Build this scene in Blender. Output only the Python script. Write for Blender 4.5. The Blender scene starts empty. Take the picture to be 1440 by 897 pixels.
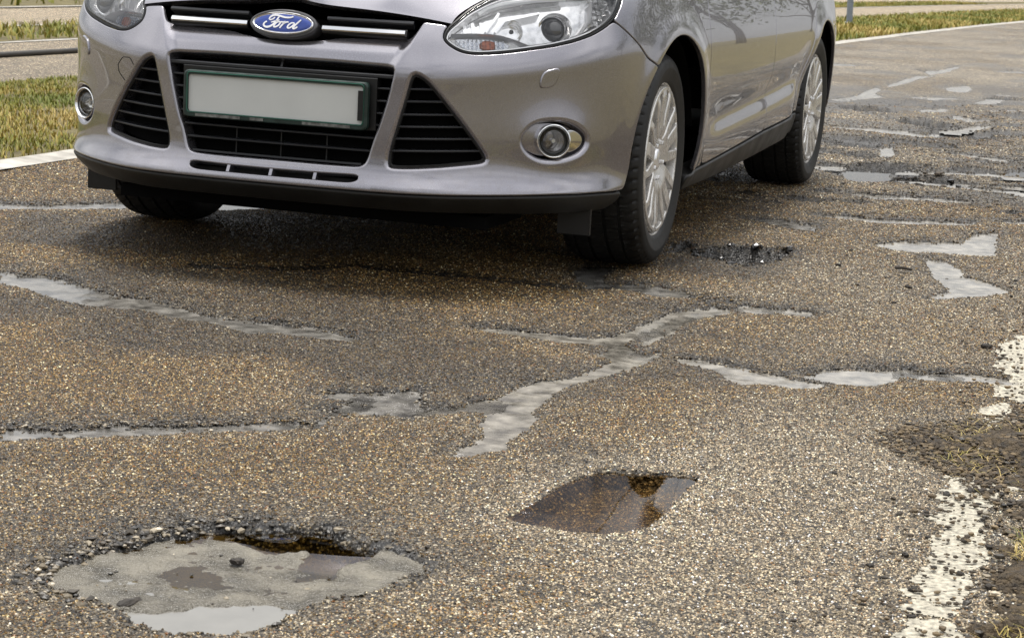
import bpy, bmesh, math, random
import numpy as np
from mathutils import Vector, Matrix
from mathutils.geometry import delaunay_2d_cdt

scene = bpy.context.scene
COL = scene.collection
rng = np.random.default_rng(7)
random.seed(7)

# ------------------------------------------------------------------ camera
CAM = np.array([2.29953, -5.89075, 0.919488])
YAW, PITCH, ROLL, FPX = -0.309725, 0.1814, 0.0520, 2817.9
Fv = np.array([math.sin(YAW)*math.cos(PITCH), math.cos(YAW)*math.cos(PITCH), -math.sin(PITCH)])
R0 = np.array([math.cos(YAW), -math.sin(YAW), 0.0]); U0 = np.cross(R0, Fv)
Rv = math.cos(ROLL)*R0 + math.sin(ROLL)*U0
Uv = -math.sin(ROLL)*R0 + math.cos(ROLL)*U0
cd = bpy.data.cameras.new('camera'); cam = bpy.data.objects.new('camera', cd); COL.objects.link(cam)
cam.matrix_world = Matrix(((Rv[0], Uv[0], -Fv[0], CAM[0]), (Rv[1], Uv[1], -Fv[1], CAM[1]), (Rv[2], Uv[2], -Fv[2], CAM[2]), (0, 0, 0, 1)))
cd.sensor_width = 36.0; cd.sensor_fit = 'HORIZONTAL'; cd.lens = FPX/1440*36
cd.clip_start = 0.05; cd.clip_end = 2000
cd.dof.use_dof = True; cd.dof.focus_distance = 4.6; cd.dof.aperture_fstop = 20
scene.camera = cam

# ------------------------------------------------------------------ light
SUN_EL, SUN_AZ = math.radians(77), math.radians(-20)      # azimuth from +Y towards +X
world = bpy.data.worlds.new('World'); scene.world = world; world.use_nodes = True
wt = world.node_tree; wt.nodes.clear()
def wn(t, **k):
    n = wt.nodes.new(t)
    for a, b in k.items(): setattr(n, a, b)
    return n
sky = wn('ShaderNodeTexSky', sky_type='NISHITA', sun_disc=False, sun_elevation=SUN_EL, sun_rotation=SUN_AZ, dust_density=3.0, air_density=1.0, ozone_density=1.0)
tc = wn('ShaderNodeTexCoord'); mp = wn('ShaderNodeMapping'); mp.inputs['Scale'].default_value = (1, 1, 2.6)
nz = wn('ShaderNodeTexNoise'); nz.inputs['Scale'].default_value = 2.3; nz.inputs['Detail'].default_value = 7; nz.inputs['Roughness'].default_value = 0.56
rp = wn('ShaderNodeValToRGB'); rp.color_ramp.elements[0].position = 0.34; rp.color_ramp.elements[0].color = (4.3, 4.4, 4.6, 1)
rp.color_ramp.elements[1].position = 0.68; rp.color_ramp.elements[1].color = (10.6, 10.5, 10.3, 1)
mx = wn('ShaderNodeMix', data_type='RGBA'); mx.inputs[0].default_value = 0.86
bg = wn('ShaderNodeBackground'); bg.inputs['Strength'].default_value = 0.06
wo = wn('ShaderNodeOutputWorld')
wt.links.new(tc.outputs['Generated'], mp.inputs['Vector']); wt.links.new(mp.outputs['Vector'], nz.inputs['Vector'])
wt.links.new(nz.outputs['Fac'], rp.inputs['Fac']); wt.links.new(sky.outputs['Color'], mx.inputs[6]); wt.links.new(rp.outputs['Color'], mx.inputs[7])
# an overcast sky is about three times as bright overhead as at the horizon
sx = wn('ShaderNodeSeparateXYZ'); gr_ = wn('ShaderNodeMapRange'); gr_.inputs['From Min'].default_value = 0.0; gr_.inputs['From Max'].default_value = 1.0; gr_.inputs['To Min'].default_value = 0.45; gr_.inputs['To Max'].default_value = 1.4
mul = wn('ShaderNodeMix', data_type='RGBA', blend_type='MULTIPLY'); mul.inputs[0].default_value = 1.0
wt.links.new(tc.outputs['Generated'], sx.inputs[0]); wt.links.new(sx.outputs['Z'], gr_.inputs['Value'])
wt.links.new(mx.outputs[2], mul.inputs[6]); wt.links.new(gr_.outputs['Result'], mul.inputs[7])
wt.links.new(mul.outputs[2], bg.inputs['Color']); wt.links.new(bg.outputs['Background'], wo.inputs['Surface'])

sd = bpy.data.lights.new('sun', 'SUN'); sd.energy = 1.5; sd.angle = math.radians(16); sd.color = (1.0, 0.96, 0.9)
sun = bpy.data.objects.new('sun', sd); COL.objects.link(sun)
sdir = Vector((math.sin(SUN_AZ)*math.cos(SUN_EL), math.cos(SUN_AZ)*math.cos(SUN_EL), math.sin(SUN_EL)))
sun.rotation_euler = (-sdir).to_track_quat('-Z', 'Y').to_euler(); sun.location = sdir*30

vs = scene.view_settings
vs.view_transform = 'Standard'; vs.look = 'None'; vs.gamma = 1.0; vs.use_curve_mapping = False; vs.exposure = 1.6
scene.cycles.use_denoising = True
scene.cycles.max_bounces = 10; scene.cycles.transparent_max_bounces = 16; scene.cycles.glossy_bounces = 6
scene.cycles.sample_clamp_indirect = 6.0

# ------------------------------------------------------------------ helpers
MATS = {}
def mat(name, base=(0.5, 0.5, 0.5), rough=0.5, metal=0.0, spec=0.5, coat=0.0, coat_rough=0.03, trans=0.0, ior=1.45, noise=None, bump=None):
    if name in MATS: return MATS[name]
    m = bpy.data.materials.new(name); m.use_nodes = True; nt = m.node_tree; p = nt.nodes['Principled BSDF']
    p.inputs['Base Color'].default_value = (*base, 1); p.inputs['Roughness'].default_value = rough; p.inputs['Metallic'].default_value = metal
    p.inputs['Specular IOR Level'].default_value = spec; p.inputs['Coat Weight'].default_value = coat; p.inputs['Coat Roughness'].default_value = coat_rough
    p.inputs['Transmission Weight'].default_value = trans; p.inputs['IOR'].default_value = ior
    co = nt.nodes.new('ShaderNodeTexCoord')
    if noise:                                      # (scale, low factor, high factor, roughness swing)
        sc, lo, hi, rs = noise
        n = nt.nodes.new('ShaderNodeTexNoise'); n.inputs['Scale'].default_value = sc; n.inputs['Detail'].default_value = 6
        nt.links.new(co.outputs['Object'], n.inputs['Vector'])
        r = nt.nodes.new('ShaderNodeValToRGB'); r.color_ramp.elements[0].position = 0.3; r.color_ramp.elements[1].position = 0.7
        r.color_ramp.elements[0].color = (*[c*lo for c in base], 1); r.color_ramp.elements[1].color = (*[c*hi for c in base], 1)
        nt.links.new(n.outputs['Fac'], r.inputs['Fac']); nt.links.new(r.outputs['Color'], p.inputs['Base Color'])
        if rs:
            q = nt.nodes.new('ShaderNodeMapRange'); q.inputs['From Min'].default_value = 0.3; q.inputs['From Max'].default_value = 0.7
            q.inputs['To Min'].default_value = max(0.02, rough-rs); q.inputs['To Max'].default_value = min(1, rough+rs)
            nt.links.new(n.outputs['Fac'], q.inputs['Value']); nt.links.new(q.outputs['Result'], p.inputs['Roughness'])
    if bump:                                       # (scale, strength, distance)
        n = nt.nodes.new('ShaderNodeTexNoise'); n.inputs['Scale'].default_value = bump[0]; n.inputs['Detail'].default_value = 4
        nt.links.new(co.outputs['Object'], n.inputs['Vector'])
        b = nt.nodes.new('ShaderNodeBump'); b.inputs['Strength'].default_value = bump[1]; b.inputs['Distance'].default_value = bump[2]
        nt.links.new(n.outputs['Fac'], b.inputs['Height']); nt.links.new(b.outputs['Normal'], p.inputs['Normal'])
    MATS[name] = m
    return m

def clear_glass(name, tint=(1, 1, 1), ior=1.45, rough=0.0, bump=None):
    """thin clear sheet: fresnel mirror over a tinted see-through layer"""
    if name in MATS: return MATS[name]
    m = bpy.data.materials.new(name); m.use_nodes = True; nt = m.node_tree; nt.nodes.clear()
    o = nt.nodes.new('ShaderNodeOutputMaterial'); mxs = nt.nodes.new('ShaderNodeMixShader'); fr = nt.nodes.new('ShaderNodeFresnel'); fr.inputs['IOR'].default_value = ior
    tr = nt.nodes.new('ShaderNodeBsdfTransparent'); tr.inputs['Color'].default_value = (*tint, 1)
    gl = nt.nodes.new('ShaderNodeBsdfGlossy'); gl.inputs['Roughness'].default_value = rough; gl.inputs['Color'].default_value = (1, 1, 1, 1)
    nt.links.new(fr.outputs[0], mxs.inputs[0]); nt.links.new(tr.outputs[0], mxs.inputs[1]); nt.links.new(gl.outputs[0], mxs.inputs[2]); nt.links.new(mxs.outputs[0], o.inputs['Surface'])
    if bump:
        g = nt.nodes.new('ShaderNodeNewGeometry'); n = nt.nodes.new('ShaderNodeTexNoise'); n.inputs['Scale'].default_value = bump[0]; n.inputs['Detail'].default_value = 3
        nt.links.new(g.outputs['Position'], n.inputs['Vector'])
        b = nt.nodes.new('ShaderNodeBump'); b.inputs['Strength'].default_value = bump[1]; b.inputs['Distance'].default_value = bump[2]
        nt.links.new(n.outputs['Fac'], b.inputs['Height']); nt.links.new(b.outputs['Normal'], gl.inputs['Normal']); nt.links.new(b.outputs['Normal'], fr.inputs['Normal'])
    MATS[name] = m
    return m

def mesh_np(name, V, Fa, normals=None, smooth=True):
    V = np.asarray(V, dtype=np.float32); me = bpy.data.meshes.new(name)
    if isinstance(Fa, np.ndarray):
        k = Fa.shape[1]; n = len(Fa)
        me.vertices.add(len(V)); me.vertices.foreach_set('co', V.ravel())
        me.loops.add(n*k); me.loops.foreach_set('vertex_index', Fa.astype(np.int32).ravel())
        me.polygons.add(n); me.polygons.foreach_set('loop_start', (np.arange(n)*k).astype(np.int32))
        me.polygons.foreach_set('loop_total', np.full(n, k, dtype=np.int32))
        me.polygons.foreach_set('use_smooth', np.full(n, smooth)); me.update(calc_edges=True); me.validate()
    else:
        me.from_pydata([tuple(map(float, v)) for v in V], [], [tuple(map(int, f)) for f in Fa]); me.update()
        me.polygons.foreach_set('use_smooth', np.full(len(me.polygons), smooth))
    if normals is not None:
        me.normals_split_custom_set_from_vertices([tuple(map(float, n)) for n in normals])
    return me

def obj(name, me, material=None, parent=None):
    o = bpy.data.objects.new(name, me); COL.objects.link(o)
    if material is not None and me is not None and not me.materials: me.materials.append(material)
    if parent is not None: o.parent = parent
    return o

def thing(name, label, cat, loc=(0, 0, 0), group=None):
    o = bpy.data.objects.new(name, None); COL.objects.link(o); o.location = loc; o.empty_display_size = 0.1
    tag(o, label, cat, group); return o

def tag(o, label=None, cat=None, group=None, kind=None):
    if label: o['label'] = label
    if cat: o['category'] = cat
    if group: o['group'] = group
    if kind: o['kind'] = kind
    return o

class MB:
    """collects simple solids into one mesh"""
    def __init__(s): s.v = []; s.f = []
    def add(s, V, Fa):
        b = len(s.v); s.v += [tuple(map(float, p)) for p in V]; s.f += [tuple(int(i)+b for i in f) for f in Fa]; return s
    def box(s, lo, hi):
        x0, y0, z0 = lo; x1, y1, z1 = hi
        return s.add([(x0, y0, z0), (x1, y0, z0), (x1, y1, z0), (x0, y1, z0), (x0, y0, z1), (x1, y0, z1), (x1, y1, z1), (x0, y1, z1)],
                     [(0, 3, 2, 1), (4, 5, 6, 7), (0, 1, 5, 4), (1, 2, 6, 5), (2, 3, 7, 6), (3, 0, 4, 7)])
    def tube(s, pts, rad, n=8, caps=True):
        pts = [np.asarray(p, float) for p in pts]; rad = rad if hasattr(rad, '__len__') else [rad]*len(pts)
        V = []; Fa = []
        ref = None
        for i, p in enumerate(pts):
            t = pts[min(i+1, len(pts)-1)]-pts[max(i-1, 0)]; t = t/(np.linalg.norm(t)+1e-12)
            if ref is None: ref = np.array([0, 0, 1.0]) if abs(t[2]) < 0.9 else np.array([1.0, 0, 0])
            a = np.cross(t, ref); a /= np.linalg.norm(a)+1e-12; b = np.cross(a, t); ref = b
            for k in range(n):
                th = 2*math.pi*k/n; V.append(p+rad[i]*(a*math.cos(th)+b*math.sin(th)))
        for i in range(len(pts)-1):
            for k in range(n):
                Fa.append((i*n+k, i*n+(k+1) % n, (i+1)*n+(k+1) % n, (i+1)*n+k))
        if caps:
            Fa.append(tuple(range(n))[::-1]); Fa.append(tuple((len(pts)-1)*n+k for k in range(n)))
        return s.add(V, Fa)
    def lathe(s, prof, frame, n=48, closed=False):
        """prof: (axial, radius) pairs; frame = (origin, axis, e1, e2)"""
        o, ax, e1, e2 = [np.asarray(q, float) for q in frame]; V = []; Fa = []
        for a, r in prof:
            for k in range(n):
                th = 2*math.pi*k/n; V.append(o+ax*a+r*(e1*math.cos(th)+e2*math.sin(th)))
        m = len(prof)
        for i in range(m if closed else m-1):
            j = (i+1) % m
            for k in range(n): Fa.append((i*n+k, i*n+(k+1) % n, j*n+(k+1) % n, j*n+k))
        return s.add(V, Fa)
    def build(s, name, material, parent=None, smooth=True):
        me = mesh_np(name, s.v, s.f, smooth=smooth)
        o = obj(name, me, material, parent)
        if smooth:
            try: me.set_sharp_from_angle(angle=math.radians(38))
            except Exception: pass
        return o

# value noise on a hashed lattice
_lat = rng.random((256, 256)).astype(np.float32)
def vnoise(x, y, f, seed=0):
    x = x*f+seed*17.31; y = y*f+seed*9.77
    i = np.floor(x).astype(np.int64); j = np.floor(y).astype(np.int64); u = x-i; v = y-j
    u = u*u*(3-2*u); v = v*v*(3-2*v)
    a = _lat[i & 255, j & 255]; b = _lat[(i+1) & 255, j & 255]; c = _lat[i & 255, (j+1) & 255]; d = _lat[(i+1) & 255, (j+1) & 255]
    return (a*(1-u)+b*u)*(1-v)+(c*(1-u)+d*u)*v-0.5
def fbm(x, y, f, oct=4, seed=0, gain=0.5):
    r = 0; a = 1.0
    for o in range(oct): r = r+a*vnoise(x, y, f*2**o, seed+o); a *= gain
    return r

def inside_poly(px, py, poly):
    poly = np.asarray(poly); r = np.zeros(px.shape, bool); n = len(poly); j = n-1
    for i in range(n):
        xi, yi = poly[i]; xj, yj = poly[j]
        c = ((yi > py) != (yj > py))
        r ^= c & (px < (xj-xi)*(py-yi)/((yj-yi) if yj != yi else 1e-12)+xi); j = i
    return r
def dist_line(px, py, pts, closed=True):
    pts = np.asarray(pts, float); d = np.full(px.shape, 1e9)
    n = len(pts)
    for i in range(n if closed else n-1):
        a = pts[i]; b = pts[(i+1) % n]; ab = b-a; L = ab@ab+1e-12
        t = np.clip(((px-a[0])*ab[0]+(py-a[1])*ab[1])/L, 0, 1)
        d = np.minimum(d, (px-a[0]-t*ab[0])**2+(py-a[1]-t*ab[1])**2)
    return np.sqrt(d)
def sdf(px, py, poly):
    d = dist_line(px, py, poly); return np.where(inside_poly(px, py, poly), -d, d)

# ------------------------------------------------------------------ the ground
GP = {
    'hole': [[0.817, -3.441], [0.816, -3.374], [0.825, -3.297], [0.839, -3.244], [0.853, -3.179], [0.893, -3.118], [0.949, -3.064], [1.016, -3.028], [1.086, -3.01], [1.132, -3.04], [1.194, -3.061], [1.252, -3.087], [1.293, -3.106], [1.304, -3.154], [1.292, -3.203], [1.267, -3.267], [1.228, -3.328], [1.209, -3.385], [1.203, -3.434], [1.186, -3.502], [1.16, -3.544], [1.123, -3.565], [1.094, -3.563], [1.048, -3.55], [1.0, -3.529], [0.968, -3.493], [0.923, -3.484], [0.877, -3.476]],
    'holewater': [[0.981, -3.494], [1.038, -3.476], [1.077, -3.437], [1.138, -3.401], [1.192, -3.39], [1.203, -3.434], [1.186, -3.502], [1.16, -3.544], [1.123, -3.565], [1.094, -3.563], [1.048, -3.55]],
    'holewater2': [[0.94, -3.113], [0.959, -3.072], [1.016, -3.028], [1.086, -3.01], [1.132, -3.04], [1.194, -3.061], [1.252, -3.087], [1.293, -3.106], [1.273, -3.153], [1.177, -3.148], [1.178, -3.211], [1.118, -3.18], [1.099, -3.115], [1.051, -3.15], [1.002, -3.138]],
    'leaf': [[1.323, -2.813], [1.328, -2.762], [1.335, -2.691], [1.34, -2.609], [1.35, -2.54], [1.366, -2.475], [1.387, -2.44], [1.431, -2.419], [1.473, -2.405], [1.515, -2.395], [1.541, -2.39], [1.565, -2.41], [1.565, -2.448], [1.561, -2.514], [1.561, -2.584], [1.563, -2.634], [1.562, -2.692], [1.555, -2.76], [1.534, -2.802], [1.503, -2.838], [1.473, -2.845], [1.434, -2.851], [1.391, -2.84], [1.36, -2.833]],
    't1': [[-0.672, -1.196], [-0.588, -1.242], [-0.555, -1.194], [-0.479, -1.215], [-0.346, -1.29], [-0.226, -1.351], [-0.144, -1.346], [-0.037, -1.39], [0.08, -1.457], [0.161, -1.459], [0.257, -1.493], [0.328, -1.477], [0.399, -1.497], [0.471, -1.538], [0.528, -1.564], [0.492, -1.588], [0.419, -1.593], [0.334, -1.575], [0.276, -1.614], [0.189, -1.547], [0.11, -1.517], [0.02, -1.498], [-0.084, -1.457], [-0.158, -1.473], [-0.238, -1.478], [-0.318, -1.457], [-0.416, -1.394], [-0.505, -1.348], [-0.578, -1.344]],
    't2': [[0.311, -2.746], [0.315, -2.703], [0.355, -2.707], [0.379, -2.695], [0.418, -2.667], [0.425, -2.626], [0.467, -2.588], [0.508, -2.572], [0.565, -2.538], [0.659, -2.478], [0.72, -2.411], [0.783, -2.383], [0.758, -2.425], [0.625, -2.535], [0.532, -2.617], [0.479, -2.666], [0.439, -2.702], [0.393, -2.729], [0.357, -2.77], [0.339, -2.791]],
    't3': [[0.684, -2.134], [0.727, -2.114], [0.777, -2.077], [0.82, -2.057], [0.836, -2.016], [0.866, -2.007], [0.877, -2.064], [0.899, -2.112], [0.933, -2.137], [0.948, -2.158], [0.933, -2.201], [0.922, -2.237], [0.878, -2.22], [0.842, -2.236], [0.789, -2.258], [0.739, -2.273], [0.802, -2.215], [0.82, -2.168], [0.775, -2.15], [0.729, -2.147]],
    't4': [[0.945, -2.151], [0.97, -2.1], [1.0, -2.042], [1.027, -1.973], [1.027, -1.877], [1.038, -1.81], [1.074, -1.757], [1.107, -1.692], [1.115, -1.651], [1.132, -1.569], [1.137, -1.464], [1.11, -1.419], [1.055, -1.399], [1.106, -1.354], [1.115, -1.308], [1.155, -1.323], [1.209, -1.301], [1.213, -1.385], [1.187, -1.497], [1.169, -1.582], [1.146, -1.667], [1.118, -1.753], [1.112, -1.841], [1.116, -1.935], [1.123, -2.038], [1.152, -2.138], [1.156, -2.233], [1.161, -2.336], [1.152, -2.38], [1.126, -2.437], [1.099, -2.448], [1.109, -2.354], [1.102, -2.292], [1.075, -2.197], [1.036, -2.111], [1.009, -2.104], [0.979, -2.124]],
    't5': [[0.711, -1.26], [0.739, -1.21], [0.813, -1.228], [0.884, -1.217], [0.957, -1.213], [1.024, -1.19], [1.05, -1.151], [1.063, -1.063], [1.075, -0.963], [1.091, -0.817], [1.121, -0.713], [1.152, -0.645], [1.195, -0.626], [1.241, -0.616], [1.239, -0.683], [1.203, -0.732], [1.173, -0.802], [1.148, -0.891], [1.121, -1.025], [1.101, -1.149], [1.093, -1.24], [1.127, -1.288], [1.114, -1.317], [1.079, -1.269], [1.028, -1.282], [0.957, -1.286], [0.865, -1.273], [0.772, -1.264]],
    't5b': [[1.334, -0.561], [1.385, -0.527], [1.464, -0.537], [1.428, -0.587], [1.381, -0.593]],
    't6': [[1.224, -1.363], [1.28, -1.344], [1.351, -1.339], [1.403, -1.35], [1.443, -1.375], [1.503, -1.395], [1.575, -1.414], [1.638, -1.423], [1.613, -1.475], [1.557, -1.499], [1.494, -1.49], [1.461, -1.529], [1.415, -1.502], [1.394, -1.44], [1.349, -1.395], [1.29, -1.382]],
    't7': [[1.558, -1.357], [1.62, -1.272], [1.681, -1.215], [1.745, -1.174], [1.787, -1.179], [1.759, -1.281], [1.735, -1.352], [1.707, -1.392], [1.659, -1.388], [1.61, -1.381]],
    't8': [[1.863, -1.179], [1.914, -1.139], [1.982, -1.135], [2.045, -1.15], [2.007, -1.188], [1.939, -1.181], [1.88, -1.21]],
    't9': [[1.389, 1.02], [1.483, 1.162], [1.583, 1.188], [1.66, 1.23], [1.684, 1.52], [1.752, 1.65], [1.77, 1.316], [1.791, 1.013], [1.706, 0.973], [1.606, 0.978], [1.512, 0.931], [1.46, 0.948]],
    't10': [[1.587, 0.803], [1.658, 0.779], [1.727, 0.57], [1.728, 0.466], [1.809, 0.387], [1.906, 0.229], [1.836, 0.088], [1.743, -0.008], [1.696, -0.076], [1.747, 0.117], [1.695, 0.272], [1.628, 0.534]],
    't11': [[0.884, 1.359], [0.964, 1.404], [1.061, 1.354], [1.138, 1.32], [1.147, 1.204], [1.087, 1.212], [0.99, 1.267]],
    't12': [[1.075, 1.651], [1.192, 1.696], [1.304, 1.695], [1.461, 1.772], [1.648, 1.894], [1.644, 1.819], [1.471, 1.689], [1.317, 1.603], [1.202, 1.631]],
    't13': [[1.71, 1.955], [1.848, 2.037], [1.853, 1.959], [1.778, 1.938]],
    't14': [[-1.421, -0.014], [-1.304, 0.017], [-1.226, 0.114], [-1.162, 0.229], [-1.054, 0.333], [-0.99, 0.217], [-1.09, 0.103], [-1.206, 0.004], [-1.353, -0.121], [-1.423, -0.152], [-1.471, -0.078]],
    't15': [[-0.904, 0.463], [-0.946, 0.639], [-0.862, 0.636], [-0.758, 0.589], [-0.681, 0.583], [-0.675, 0.486], [-0.761, 0.383], [-0.807, 0.295], [-0.902, 0.263], [-0.957, 0.366]],
    'f1': [[-0.872, 13.89], [-0.754, 14.045], [-0.61, 13.889], [-0.675, 13.541], [-0.797, 13.437]],
    'f2': [[0.085, 13.541], [0.168, 14.114], [0.237, 15.105], [0.256, 14.492], [0.225, 13.409], [0.168, 13.012]],
    'f3': [[0.106, 10.906], [0.107, 11.745], [0.128, 12.509], [0.248, 12.847], [0.18, 12.083], [0.173, 11.377], [0.154, 10.819], [0.125, 10.504]],
    'f4': [[0.012, 8.453], [0.072, 8.778], [0.101, 9.233], [0.063, 9.827], [0.07, 10.385], [0.128, 10.1], [0.147, 9.599], [0.288, 9.137], [0.172, 8.76], [0.109, 8.346]],
    'f5': [[0.528, 11.023], [0.599, 11.207], [0.661, 11.498], [0.754, 11.01], [0.72, 10.554], [0.611, 10.58]],
    'f6': [[0.949, 9.408], [0.999, 9.756], [1.103, 9.706], [1.048, 9.207], [0.993, 9.106]],
    'f7': [[0.42, 9.447], [0.623, 9.695], [0.866, 9.767], [0.655, 9.416]],
    'f8': [[0.686, 8.069], [0.837, 8.341], [0.852, 8.068], [0.724, 7.882]],
    'f9': [[0.942, 7.775], [1.078, 7.578], [1.227, 7.5], [1.112, 7.227], [0.982, 7.533]],
    'f10': [[0.39, 5.999], [0.537, 6.069], [0.681, 6.074], [0.844, 6.025], [0.965, 5.877], [1.042, 5.87], [0.984, 5.716], [0.84, 5.757], [0.689, 5.832], [0.538, 5.892]],
    'f11': [[1.029, 6.214], [1.103, 6.496], [1.17, 6.903], [1.269, 7.017], [1.204, 6.549], [1.133, 6.214]],
    'f12': [[0.911, 3.304], [0.935, 3.482], [1.003, 3.511], [1.065, 3.51], [1.11, 3.261], [1.086, 3.073], [1.023, 3.036], [0.96, 3.122]],
    'f13': [[0.88, 4.753], [0.943, 4.977], [0.94, 4.739], [0.995, 4.497], [0.973, 4.331], [0.912, 4.485]],
    'f14': [[1.209, 4.804], [1.32, 4.842], [1.464, 4.767], [1.641, 4.646], [1.502, 4.579], [1.358, 4.69]],
    'f15': [[1.589, 3.922], [1.646, 4.124], [1.704, 4.205], [1.721, 3.95], [1.615, 3.85]],
    'f16': [[0.614, 14.599], [0.89, 14.845], [0.918, 14.457], [0.684, 14.28]],
    'd1': [[0.645, 6.919], [0.759, 7.124], [0.912, 7.013], [1.063, 6.757], [0.946, 6.478], [0.793, 6.634]],
    'd2': [[0.565, 4.949], [0.649, 5.106], [0.83, 5.019], [0.843, 4.762], [0.718, 4.74]],
    'd3': [[0.759, 4.257], [0.844, 4.445], [0.96, 4.346], [0.89, 4.135]],
    'd4': [[0.782, 3.457], [0.895, 3.742], [1.022, 3.97], [1.222, 4.009], [1.158, 3.745], [0.977, 3.546], [0.885, 3.339]],
    'd5': [[1.091, 3.393], [1.188, 3.508], [1.311, 3.506], [1.476, 3.267], [1.385, 3.11], [1.233, 3.154], [1.134, 3.228]],
    'd6': [[0.988, 10.267], [1.252, 10.131], [1.273, 9.839], [0.982, 9.765]],
    'd7': [[1.174, 6.184], [1.42, 5.993], [1.277, 5.785]],
    'd8': [[-0.056, 13.84], [0.061, 13.93], [0.096, 13.453]],
    'd9': [[0.17, 7.675], [0.318, 7.785], [0.559, 7.777], [0.398, 7.449]],
    'd10': [[0.897, 0.436], [0.972, 0.589], [1.065, 0.62], [1.169, 0.644], [1.178, 0.494], [1.136, 0.314], [1.098, 0.221], [1.019, 0.278], [0.94, 0.292]],
    'd11': [[0.784, 0.509], [0.831, 0.586], [0.872, 0.416], [0.841, 0.339]],
    'crack1': [[-0.263, -0.822], [-0.076, -0.746], [0.014, -0.649], [0.096, -0.525], [0.171, -0.553], [0.287, -0.555], [0.417, -0.552], [0.589, -0.548], [0.716, -0.545], [0.792, -0.52], [0.853, -0.436], [0.937, -0.434], [1.06, -0.461], [1.114, -0.479], [1.2, -0.501]],
    'crack2': [[-0.037, -1.39], [0.08, -1.457], [0.227, -1.429], [0.493, -1.48]],
    'crack3': [[1.114, -0.479], [1.197, -0.635]],
    'tar1': [[0.68, -0.256], [0.674, -0.143], [0.715, -0.1], [0.76, -0.1], [0.775, -0.25], [0.797, -0.357], [0.853, -0.436], [0.922, -0.376], [1.014, -0.409], [1.055, -0.437], [1.065, -0.514], [1.003, -0.529], [0.908, -0.484], [0.825, -0.485], [0.74, -0.398]],
    'p1': [[1.998, -2.183], [2.025, -2.176], [2.099, -2.213], [2.068, -2.267], [2.072, -2.409], [2.064, -2.547], [2.087, -2.66], [2.083, -2.778], [2.079, -2.889], [2.087, -3.035], [2.089, -3.121], [2.096, -3.253], [2.01, -3.295], [2.011, -3.159], [2.018, -3.046], [2.0, -2.876], [2.02, -2.825], [2.024, -2.693], [2.003, -2.612], [2.008, -2.512], [1.994, -2.345]],
    'p2': [[1.99, -1.553], [2.028, -1.449], [2.059, -1.512], [2.054, -1.645], [2.04, -1.718], [2.008, -1.697]],
    'p3': [[1.955, -0.761], [2.006, -0.615], [2.076, -0.452], [2.137, -1.519], [2.067, -1.454], [2.022, -1.369], [2.001, -1.438], [1.983, -1.023]],
    'edge': [[2.065, -3.268], [2.093, -2.882], [2.078, -2.604], [2.064, -2.27], [1.987, -2.075], [1.993, -1.851], [1.972, -0.75], [1.918, 0.599]],
    'stick': [[1.54, 0.381], [1.594, 0.374]],
    'clods': [[1.362, 0.39], [1.623, 0.059], [1.622, -0.255], [1.7, 0.406], [1.93, -2.824], [2.009, -2.925], [1.974, -2.743], [1.994, -2.327], [1.929, -0.814], [1.565, 0.285], [1.97, -1.91], [1.346, 0.754], [2.067, -2.814], [2.035, -2.286], [1.479, 0.009], [1.537, 0.21], [1.995, -2.616], [1.93, -2.487], [2.116, -2.857], [2.126, -2.546], [2.022, -3.056], [1.92, -2.656], [2.07, -2.945], [1.784, -2.271]],
    'clods2': [[1.174, -3.849], [1.03, -2.666]],
    'l1': [[0.927, -2.144], [0.972, -2.089], [1.022, -2.016], [1.04, -2.067], [0.987, -2.129], [0.94, -2.18]],
    'l2': [[1.774, -1.187], [1.821, -1.174], [1.876, -1.171], [1.882, -1.224], [1.829, -1.238], [1.781, -1.238]],
    'l3': [[1.074, -1.252], [1.122, -1.283], [1.165, -1.337], [1.111, -1.371], [1.085, -1.328]],
    'l4': [[0.777, -2.377], [0.769, -2.19], [0.774, -2.124], [0.792, -2.151], [0.785, -2.227], [0.792, -2.405]],
    'l5': [[1.242, -0.554], [1.332, -0.552], [1.352, -0.612], [1.259, -0.633]],
    'l6': [[1.117, -1.133], [1.134, -0.959], [1.151, -0.8], [1.168, -0.838], [1.161, -1.035], [1.143, -1.205]],
    'chunk': [[0.975, -3.466]]}
def sst(e0, e1, x):
    t = np.clip((x-e0)/(e1-e0), 0, 1); return t*t*(3-2*t)
def left_edge(y): return -1.93+0.00088*np.sign(np.asarray(y)-1)*(np.asarray(y)-1)**2*(np.asarray(y) > 1)

fh = np.array([math.sin(YAW), math.cos(YAW)]); rh = np.array([math.cos(YAW), -math.sin(YAW)])
NR, NC = 800, 900
invD = np.linspace(1/1.85, 1/95.0, NR); Dd = 1/invD
tt = np.linspace(-1, 1, NC)
DD, TT = np.meshgrid(Dd, tt, indexing='ij')
lat = TT*(DD+3.0)*0.262
GX = CAM[0]+fh[0]*DD+rh[0]*lat; GY = CAM[1]+fh[1]*DD+rh[1]*lat
# irregular sampling so nothing lines up in rows
jit = rng.random((2, NR, NC))-0.5
GX = GX+jit[0]*0.3*(DD+3)*0.262*2/NC; GY = GY+jit[1]*0.25*DD**2*(invD[0]-invD[1])
X = GX; Y = GY
Z = 0.011*fbm(X, Y, 1.7, 3, 1)+0.0024*fbm(X, Y, 22, 3, 4)
wob = 0.016*fbm(X, Y, 18, 3, 11)+0.010*fbm(X, Y, 70, 2, 23)         # ragged edges
ZM = Z.copy(); stain = np.zeros_like(X); grey = np.zeros_like(X); crack = np.zeros_like(X); wet = np.zeros_like(X)
N24 = fbm(X, Y, 24, 3, 33); N130 = 0.010*fbm(X, Y, 130, 2, 27); N30 = fbm(X, Y, 30, 3, 31); N40 = fbm(X, Y, 40, 3, 5)
SHEETS = []          # (name, mask, level)

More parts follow.
